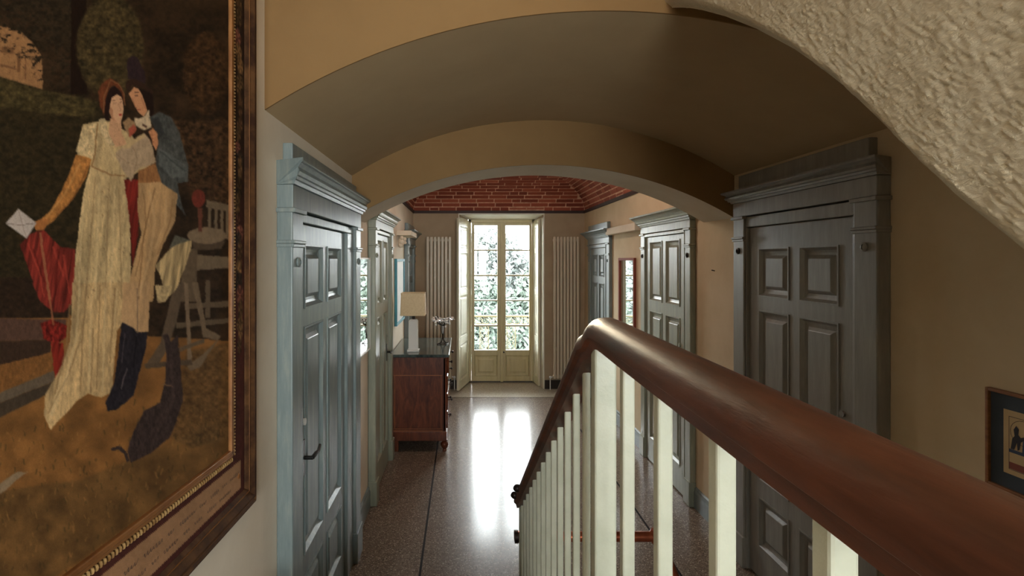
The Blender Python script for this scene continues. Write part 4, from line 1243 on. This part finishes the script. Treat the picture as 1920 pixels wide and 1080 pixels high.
# --- painted border, by place on the canvas
tilt = 0.03 * (1.60 - Yw)
pic_b, par_t, par_b = 1.300 + tilt, 1.278 + tilt, 1.188 + tilt * 0.7
Y_IN = 1.605
bord = (Yw > Y_IN) | (Zw < pic_b)
bcol = np.zeros((len(X_), 3)) + np.array([74, 40, 33.0])
upper = np.clip((560 - Y_) / 250, 0, 1)[:, None]
bcol = bcol * (1 - upper) + np.array([44, 29, 20.0]) * upper
bcol *= (1 + 0.3 * brush)[:, None]
img[bord] = bcol[bord]
zc = 2.95
cols = [(120, 84, 54), (150, 92, 72), (104, 78, 48), (136, 100, 62), (92, 74, 60), (148, 110, 70)]
bm_ = bord & (Yw > Y_IN)
while zc > 1.62:
    hh = rng.uniform(0.018, 0.045); ww = rng.uniform(0.016, 0.030); cy = 1.652 + rng.uniform(-0.012, 0.012)
    c = np.array(cols[rng.randint(len(cols))], float) * rng.uniform(0.55, 1.0)
    rr = ((Yw - cy) / ww) ** 2 + ((Zw - zc) / hh) ** 2
    pet = 0.6 + 0.5 * np.cos(np.arctan2((Zw - zc) / hh, (Yw - cy) / ww) * 5 + zc * 20)
    a = np.clip((1 - rr * (0.7 + 0.5 * pet)) * 3, 0, 1) * bm_ * 0.9
    img = img * (1 - a[:, None]) + (c * (1 + 0.8 * brush)[:, None] * (0.55 + 0.45 * pet)[:, None]) * a[:, None]
    zc -= hh * rng.uniform(0.8, 1.7)
par = (Zw < par_t) & (Zw > par_b) & (Yw < 1.665)
img[par] = (np.array([152, 114, 82.0])[None, :] * (1 + 0.25 * cloud + 0.10 * brush)[:, None])[par]
img = np.clip(img, 4, 255) / 255.0
lin = np.where(img <= 0.04045, img / 12.92, ((img + 0.055) / 1.055) ** 2.4)
GAIN = 1.02
lin = np.clip(lin * GAIN, 0, 0.9)
rt = empty('oil_painting', (XL, 1.25, 1.09), 'huge gilt-edged painting of a couple reading a letter in a garden', 'painting')
off = np.array(WLOC[rt.name])
nr = len(rows_t)
co = np.stack([np.full(len(Yw), PXW), Yw, Zw], 1) - off
me = bpy.data.meshes.new('canvas')
ii = (np.arange(NCOL - 1)[:, None] * nr + np.arange(nr - 1)[None, :]).ravel()
quads = np.stack([ii, ii + nr, ii + nr + 1, ii + 1], 1)
me.vertices.add(len(co)); me.vertices.foreach_set('co', co.ravel())
me.loops.add(quads.size); me.loops.foreach_set('vertex_index', quads.ravel())
me.polygons.add(len(quads)); me.polygons.foreach_set('loop_start', np.arange(0, quads.size, 4)); me.polygons.foreach_set('loop_total', np.full(len(quads), 4))
me.update(calc_edges=True)
ca = me.color_attributes.new('picture', 'FLOAT_COLOR', 'POINT')
ca.data.foreach_set('color', np.concatenate([lin, np.ones((len(lin), 1))], 1).ravel())
m, nt, p = nmat('painted_canvas')
at = N(nt, 'ShaderNodeAttribute'); at.attribute_name = 'picture'
fx = noise_tex(nt, coords(nt, (1, 1, 1)), 500, 2)
hs = ramp(nt, fx, [(0.3, (0.9, 0.9, 0.9, 1)), (0.7, (1.1, 1.1, 1.1, 1))])
mu = N(nt, 'ShaderNodeMix', data_type='RGBA', blend_type='MULTIPLY'); mu.inputs['Factor'].default_value = 1
nt.links.new(at.outputs['Color'], mu.inputs['A']); nt.links.new(hs, mu.inputs['B'])
nt.links.new(mu.outputs['Result'], p.inputs['Base Color'])
p.inputs['Roughness'].default_value = 0.85; p.inputs['Specular IOR Level'].default_value = 0.08
me.materials.append(m)
cv = bpy.data.objects.new('canvas', me); COL.objects.link(cv); cv.parent = rt; WLOC[cv.name] = tuple(off)
# gilt inner moulding, beading, outer frame
def zt(z, Y): return z + 0.03 * (1.60 - Y)
def slab(mb, Ya, Yb, za, zb, b):        # bar along Y whose ends follow the slight hang of the picture
    vs = []
    for x in (PXW - 0.02, PXW + b):
        vs += [(x, Ya, zt(za, Ya)), (x, Yb, zt(za, Yb)), (x, Yb, zt(zb, Yb)), (x, Ya, zt(zb, Ya))]
    mb.add(vs, [(0, 1, 2, 3), (4, 7, 6, 5), (0, 4, 5, 1), (1, 5, 6, 2), (2, 6, 7, 3), (3, 7, 4, 0)])
mb = MB()
slab(mb, 0.72, 1.600, 1.322, 1.336, 0.010); slab(mb, 0.72, 1.604, 1.312, 1.322, 0.006)
mb.box(PXW - 0.02, PXW + 0.010, 1.578, 1.592, 1.322, ZPT); mb.box(PXW - 0.02, PXW + 0.006, 1.592, 1.604, 1.312, ZPT)
mb.build('gilt_moulding', 'gold', rt, bevel=0.003)
mb = MB()
y = 0.75
while y < 1.60:
    mb.ball((PXW + 0.004, y, zt(1.305, y)), 0.0065, 6, 4, (0.8, 0.75, 1.2)); y += 0.0115
z = 1.315
while z < ZPT:
    mb.ball((PXW + 0.003, 1.611, z), 0.0052, 6, 4, (0.8, 0.9, 0.8)); z += 0.0105
mb.build('beading', 'gilt_bead', rt, smooth=True, props={'kind': 'stuff'})
YO = 1.772
fp = [(0.0, 0.0), (0.032, 0.0), (0.036, 0.008), (0.030, 0.016), (0.040, 0.026), (0.042, 0.036), (0.034, 0.048), (0.030, 0.056), (0.034, 0.064), (0.026, 0.074), (0.0, 0.078)]
mb = MB()
mb.extrude(fp, lambda q_: (XL + q_[0], 0.70, 1.095 + q_[1] + 0.02 * 1.07), lambda q_: (XL + q_[0], YO - q_[1], 1.095 + q_[1]))
mb.extrude(fp, lambda q_: (XL + q_[0], YO - q_[1], 1.095 + q_[1]), lambda q_: (XL + q_[0], YO - q_[1], ZPT + 0.08 - q_[1]))
mb.extrude(fp, lambda q_: (XL + q_[0], YO - q_[1], ZPT + 0.08 - q_[1]), lambda q_: (XL + q_[0], 0.70 + q_[1], ZPT + 0.08 - q_[1]))
ofr = mb.build('outer_frame', 'dark_frame', rt)
for o1, bb in ((0.058, 0.031), (0.018, 0.031)):
    mb = MB()
    sp = [(bb - 0.006, o1), (bb + 0.003, o1), (bb + 0.004, o1 + 0.004), (bb - 0.006, o1 + 0.005)]
    mb.extrude(sp, lambda q_: (XL + q_[0], 0.70, 1.095 + q_[1] + 0.02 * 1.07), lambda q_: (XL + q_[0], YO - q_[1], 1.095 + q_[1]))
    mb.extrude(sp, lambda q_: (XL + q_[0], YO - q_[1], 1.095 + q_[1]), lambda q_: (XL + q_[0], YO - q_[1], ZPT + 0.08 - q_[1]))
    mb.build('gilt_fillet', 'gold', ofr)
mb = MB()
mb.box(XL + 0.001, XL + 0.02, 0.72, 1.70, 1.2, ZPT); mb.build('backing', 'dark_frame', rt)
MB().ball((PXW + 0.001, 1.648, 1.232), 0.008, 10, 6, (0.5, 0.9, 1.3)).build('stud', 'gold', rt, smooth=True)
# illegible slanted handwriting on the parchment strip
mb = MB()
hw = random.Random(4)
def ribbon(pts, w=0.0011):
    for (a, b), (c, d) in zip(pts[:-1], pts[1:]):
        L = math.hypot(c - a, d - b) or 1
        nx, ny = -(d - b) / L * w / 2, (c - a) / L * w / 2
        mb.add([(PXW + 0.0012, a + nx, b + ny), (PXW + 0.0012, c + nx, d + ny), (PXW + 0.0012, c - nx, d - ny), (PXW + 0.0012, a - nx, b - ny)], [(0, 1, 2, 3)])
for line, (z0, ya, yb) in enumerate(((1.243, 0.86, 1.60), (1.210, 0.90, 1.55))):
    y = ya
    while y < yb:
        wl = hw.uniform(0.03, 0.09)
        pts = []; n = int(wl / 0.0016)
        for k in range(n):
            t = k * 0.9
            tall = 1.8 if hw.random() < 0.10 else 1.0
            yy = y + k * 0.0016 + 0.0012 * math.cos(t)
            zz = 0.0042 * math.sin(t) * tall * hw.uniform(0.6, 1.2)
            pts.append((yy + zz * 0.5, zt(z0, yy) + zz))
        ribbon(pts)
        y += wl + hw.uniform(0.012, 0.022)
mb.build('handwriting', 'ink', rt, props={'kind': 'stuff'})

# ------------------------------------------------------------------ small framed print
q = wall_pt(1)
A0, A1, Z0, Z1 = 1.40, 1.775, 1.155, 1.485
rt, p = wall_frame('framed_print', 'small print of dark figures with blue mat and oak frame above the handrail', 'picture', 1, A0, A1, Z0, Z1, 0.011, 0.020, 'oak', 'mat_board', 'mat_board', 0.010)
pa0, pa1, pz0, pz1 = A0 + 0.055, 1.722, 1.215, 1.425
mb = MB(); wbox(mb, 1, pa0, pa1, 0.009, 0.0106, pz0, pz1); pp = mb.build('print_sheet', 'paper', rt)
def flat(name, pts, mat, parent, b=0.0112):
    mb = MB(); mb.add([q(a, b, z) for a, z in pts], [tuple(range(len(pts)))]); mb.build(name, mat, parent)
def line_flat(mb, a, b_, c, d, w):
    L = math.hypot(c - a, d - b_) or 1
    nx, ny = -(d - b_) / L * w / 2, (c - a) / L * w / 2
    mb.add([q(a + nx, 0.0113, b_ + ny), q(c + nx, 0.0113, d + ny), q(c - nx, 0.0113, d - ny), q(a - nx, 0.0113, b_ - ny)], [(0, 1, 2, 3)])
ia1, ia0, iz0, iz1 = 1.704, pa0 + 0.018, 1.232, 1.405
mb = MB()
for a, b_, c, d in ((ia0, iz0, ia1, iz0), (ia0, iz1, ia1, iz1), (ia0, iz0, ia0, iz1), (ia1, iz0, ia1, iz1)):
    line_flat(mb, a, b_, c, d, 0.0016)
cxa, cza, rad = 1.66, 1.36, 0.040
for k in range(20):
    t0, t1 = math.pi * 2 * k / 20, math.pi * 2 * (k + 1) / 20
    line_flat(mb, cxa + rad * math.cos(t0), cza + rad * math.sin(t0), cxa + rad * math.cos(t1), cza + rad * math.sin(t1), 0.0014)
line_flat(mb, 1.655, iz0, 1.655, 1.29, 0.0014); line_flat(mb, 1.60, iz0, 1.60, 1.29, 0.0014)
mb.build('line_work', 'ink', pp)
flat('figure', [(1.699, 1.300), (1.694, 1.335), (1.687, 1.345), (1.690, 1.365), (1.682, 1.380), (1.674, 1.370), (1.676, 1.352), (1.668, 1.345), (1.655, 1.352), (1.655, 1.342), (1.668, 1.330), (1.672, 1.305), (1.678, 1.300), (1.680, 1.325), (1.688, 1.300)], 'ink', pp)
flat('figure', [(1.664, 1.298), (1.662, 1.335), (1.650, 1.350), (1.652, 1.372), (1.640, 1.380), (1.630, 1.368), (1.634, 1.348), (1.622, 1.330), (1.624, 1.298), (1.636, 1.298), (1.642, 1.325), (1.650, 1.298)], 'print_blue', pp)
flat('ground_band', [(ia1, 1.288), (ia0, 1.288), (ia0, 1.299), (ia1, 1.299)], 'print_blue', pp)
flat('red_band', [(ia1, iz0 + 0.002), (ia0, iz0 + 0.002), (ia0, iz0 + 0.024), (ia1, iz0 + 0.024)], 'print_red', pp)

# ------------------------------------------------------------------ stair window behind the viewer, landing lamp
rt = empty('window_1', ((WX0 + WX1) / 2, YB - 0.12, WZ0), 'stair window with white frame in the wall behind the landing', 'window', kind='structure')
mb = MB()
ya, yb_ = YB - 0.14, YB - 0.09
xm = (WX0 + WX1) / 2
mb.box(WX0, WX0 + 0.05, ya, yb_, WZ0, WZ1).box(WX1 - 0.05, WX1, ya, yb_, WZ0, WZ1).box(WX0, WX1, ya, yb_, WZ0, WZ0 + 0.05).box(WX0, WX1, ya, yb_, WZ1 - 0.05, WZ1)
mb.box(xm - 0.025, xm + 0.025, ya, yb_, WZ0, WZ1)
mb.build('window_frame', 'white_paint', rt)
for x0, x1 in ((WX0 + 0.05, xm - 0.025), (xm + 0.025, WX1 - 0.05)):
    MB().box(x0, x1, YB - 0.118, YB - 0.114, WZ0 + 0.05, WZ1 - 0.05).build('pane', 'glass', rt)

# pendant lamps: one over the landing, one hidden up in the brick vault
def globe_lamp(label, x, y, z, ztop, r, strength):
    rt = empty('pendant_lamp', (x, y, ztop), label, 'lamp')
    mb = MB(); mb.tube([(x, y, z + r * 0.9), (x, y, ztop)], 0.006, 6); mb.lathe((x, y, ztop - 0.03), [(0.05, 0), (0.06, 0.03)], 12); mb.build('cord', 'dark_iron', rt)
    mg, nt, p = nmat('opal_glass_lit')
    p.inputs['Base Color'].default_value = (0.9, 0.85, 0.75, 1)
    p.inputs['Emission Color'].default_value = (1.0, 0.91, 0.79, 1); p.inputs['Emission Strength'].default_value = strength
    MB().ball((x, y, z), r, 20, 12).build('globe', mg, rt, smooth=True)
globe_lamp('opal globe pendant lamp hanging above the stair landing', 0.25, -0.75, 3.55, ZTOP, 0.15, 5.0)
globe_lamp('opal globe lamp hanging close under the crown of the brick vault', XM, 4.75, 2.98, ZS + RISE + 0.003, 0.12, 18.0)

# ------------------------------------------------------------------ balcony and garden
tag(MB().box(-1.2, 2.4, 8.252, 9.10, -0.20, -0.03).build('balcony_slab', 'stone'), 'pale stone balcony floor outside the French door', 'balcony', kind='structure')
rt = empty('balcony_railing', (0.6, 9.0, -0.03), 'ornate painted iron balcony railing with scrolls outside the French door', 'railing')
yb = 9.0
for z0, z1, w in ((0.925, 0.955, 0.02), (0.79, 0.805, 0.01), (0.05, 0.07, 0.01)):
    MB().box(-1.1, 2.3, yb - w, yb + w, z0, z1).build('rail', 'white_iron', rt, bevel=0.003)
x = -1.05
while x < 2.3:
    mb = MB()
    pts = [(x + 0.062 * math.cos(t), yb, 0.865 + 0.058 * math.sin(t)) for t in [k * 2 * math.pi / 16 for k in range(17)]]
    mb.tube(pts, 0.007, 5, False)
    mb.tube([(x + 0.036 * math.cos(t) * (1 - t / 14), yb, 0.865 + 0.036 * math.sin(t) * (1 - t / 14)) for t in [k * 0.5 for k in range(16)]], 0.005, 5)
    mb.build('scroll', 'white_iron', rt, smooth=True)
    x += 0.132
for cx in (-0.62, -0.15, 0.37, 0.84, 1.31, 1.78):
    mb = MB()
    for k in range(6):
        zc = 0.13 + k * 0.115
        for sx in (-1, 1):
            mb.tube([(cx + sx * (0.012 + 0.045 * math.sin(t)), yb, zc + 0.057 * (1 - math.cos(t)) ) for t in [j * math.pi / 8 for j in range(9)]], 0.006, 5)
        mb.tube([(cx - 0.055, yb, zc), (cx + 0.055, yb, zc + 0.115)], 0.004, 5); mb.tube([(cx + 0.055, yb, zc), (cx - 0.055, yb, zc + 0.115)], 0.004, 5)
    mb.build('ornament', 'white_iron', rt, smooth=True)
    for sx in (-0.075, 0.075):
        MB().box(cx + sx - 0.007, cx + sx + 0.007, yb - 0.007, yb + 0.007, -0.03, 0.80).build('bar', 'white_iron', rt)
tag(MB().box(-40, 40, 9.6, 70, -3.3, -3.0).build('ground_garden', 'leaf_green'), 'green garden ground beyond the balcony', 'ground', kind='structure')
def tree(label, x, y, zc, rx, ry, rz, n, size, mat, seed):
    rr = np.random.RandomState(seed)
    root = empty('garden_tree', (x, y, -3.0), label, 'tree')
    mb = MB()
    mb.tube([(x, y, -3.0), (x + 0.1, y, -1.2), (x - 0.05, y + 0.05, zc)], [0.16, 0.12, 0.05], 8)
    for k in range(6):
        a = k * 1.05
        mb.tube([(x, y, zc - 0.7 * rz + 0.15 * k), (x + rx * 0.4 * math.cos(a), y + ry * 0.4 * math.sin(a), zc - 0.2 * rz + 0.1 * k), (x + rx * 0.85 * math.cos(a), y + ry * 0.85 * math.sin(a), zc + 0.35 * rz)], [0.06, 0.04, 0.012], 6)
    mb.build('trunk', 'bark', root, smooth=True)
    d = rr.normal(size=(n, 3)); d /= np.linalg.norm(d, axis=1)[:, None]
    r = rr.uniform(0.35, 1.0, n) ** 0.5
    cl = np.array([mnoise.noise(Vector((a * 2.2 + seed, b * 2.2, c * 2.2))) for a, b, c in d])
    r = r * (1 + 0.35 * cl)
    c = d * r[:, None] * np.array([rx, ry, rz]) + np.array([x, y, zc])
    u = rr.normal(size=(n, 3)); u /= np.linalg.norm(u, axis=1)[:, None]
    w = np.cross(u, rr.normal(size=(n, 3))); w /= np.linalg.norm(w, axis=1)[:, None]
    s = size * rr.uniform(0.6, 1.3, n)[:, None]
    v = np.stack([c - u * s, c + w * s * 0.38, c + u * s, c - w * s * 0.38], 1).reshape(-1, 3) - np.array([x, y, -3.0])
    me = bpy.data.meshes.new('foliage')
    me.vertices.add(4 * n); me.vertices.foreach_set('co', v.ravel())
    me.loops.add(4 * n); me.loops.foreach_set('vertex_index', np.arange(4 * n))
    me.polygons.add(n); me.polygons.foreach_set('loop_start', np.arange(0, 4 * n, 4)); me.polygons.foreach_set('loop_total', np.full(n, 4))
    me.update(calc_edges=True); me.materials.append(M[mat])
    o = bpy.data.objects.new('foliage', me); COL.objects.link(o); o.parent = root
    o['kind'] = 'stuff'
tree('dense green leafy tree just beyond the balcony, seen in the railing-side door leaf', 2.1, 12.4, 0.45, 1.15, 1.0, 1.25, 16000, 0.10, 'leaf_green', 1)
tree('green leafy tree just beyond the balcony, seen in the lamp-side door leaf', -0.1, 15.6, -0.1, 1.4, 1.0, 1.5, 16000, 0.12, 'leaf_green', 2)
tree('tall haze-paled tree behind the two green trees, seen in the upper lamp-side panes', 0.9, 21.0, 1.3, 1.9, 1.4, 1.7, 13000, 0.14, 'leaf_hazed', 3)
tree('tall haze-paled tree behind the two green trees, seen in the upper railing-side panes', 4.6, 19.0, 1.4, 1.7, 1.5, 1.9, 8000, 0.15, 'leaf_hazed', 4)
tree('broad haze-paled tree at the far side of the garden showing between the nearer trees', -3.2, 18.5, 0.8, 2.2, 1.6, 2.0, 7000, 0.15, 'leaf_hazed', 5)
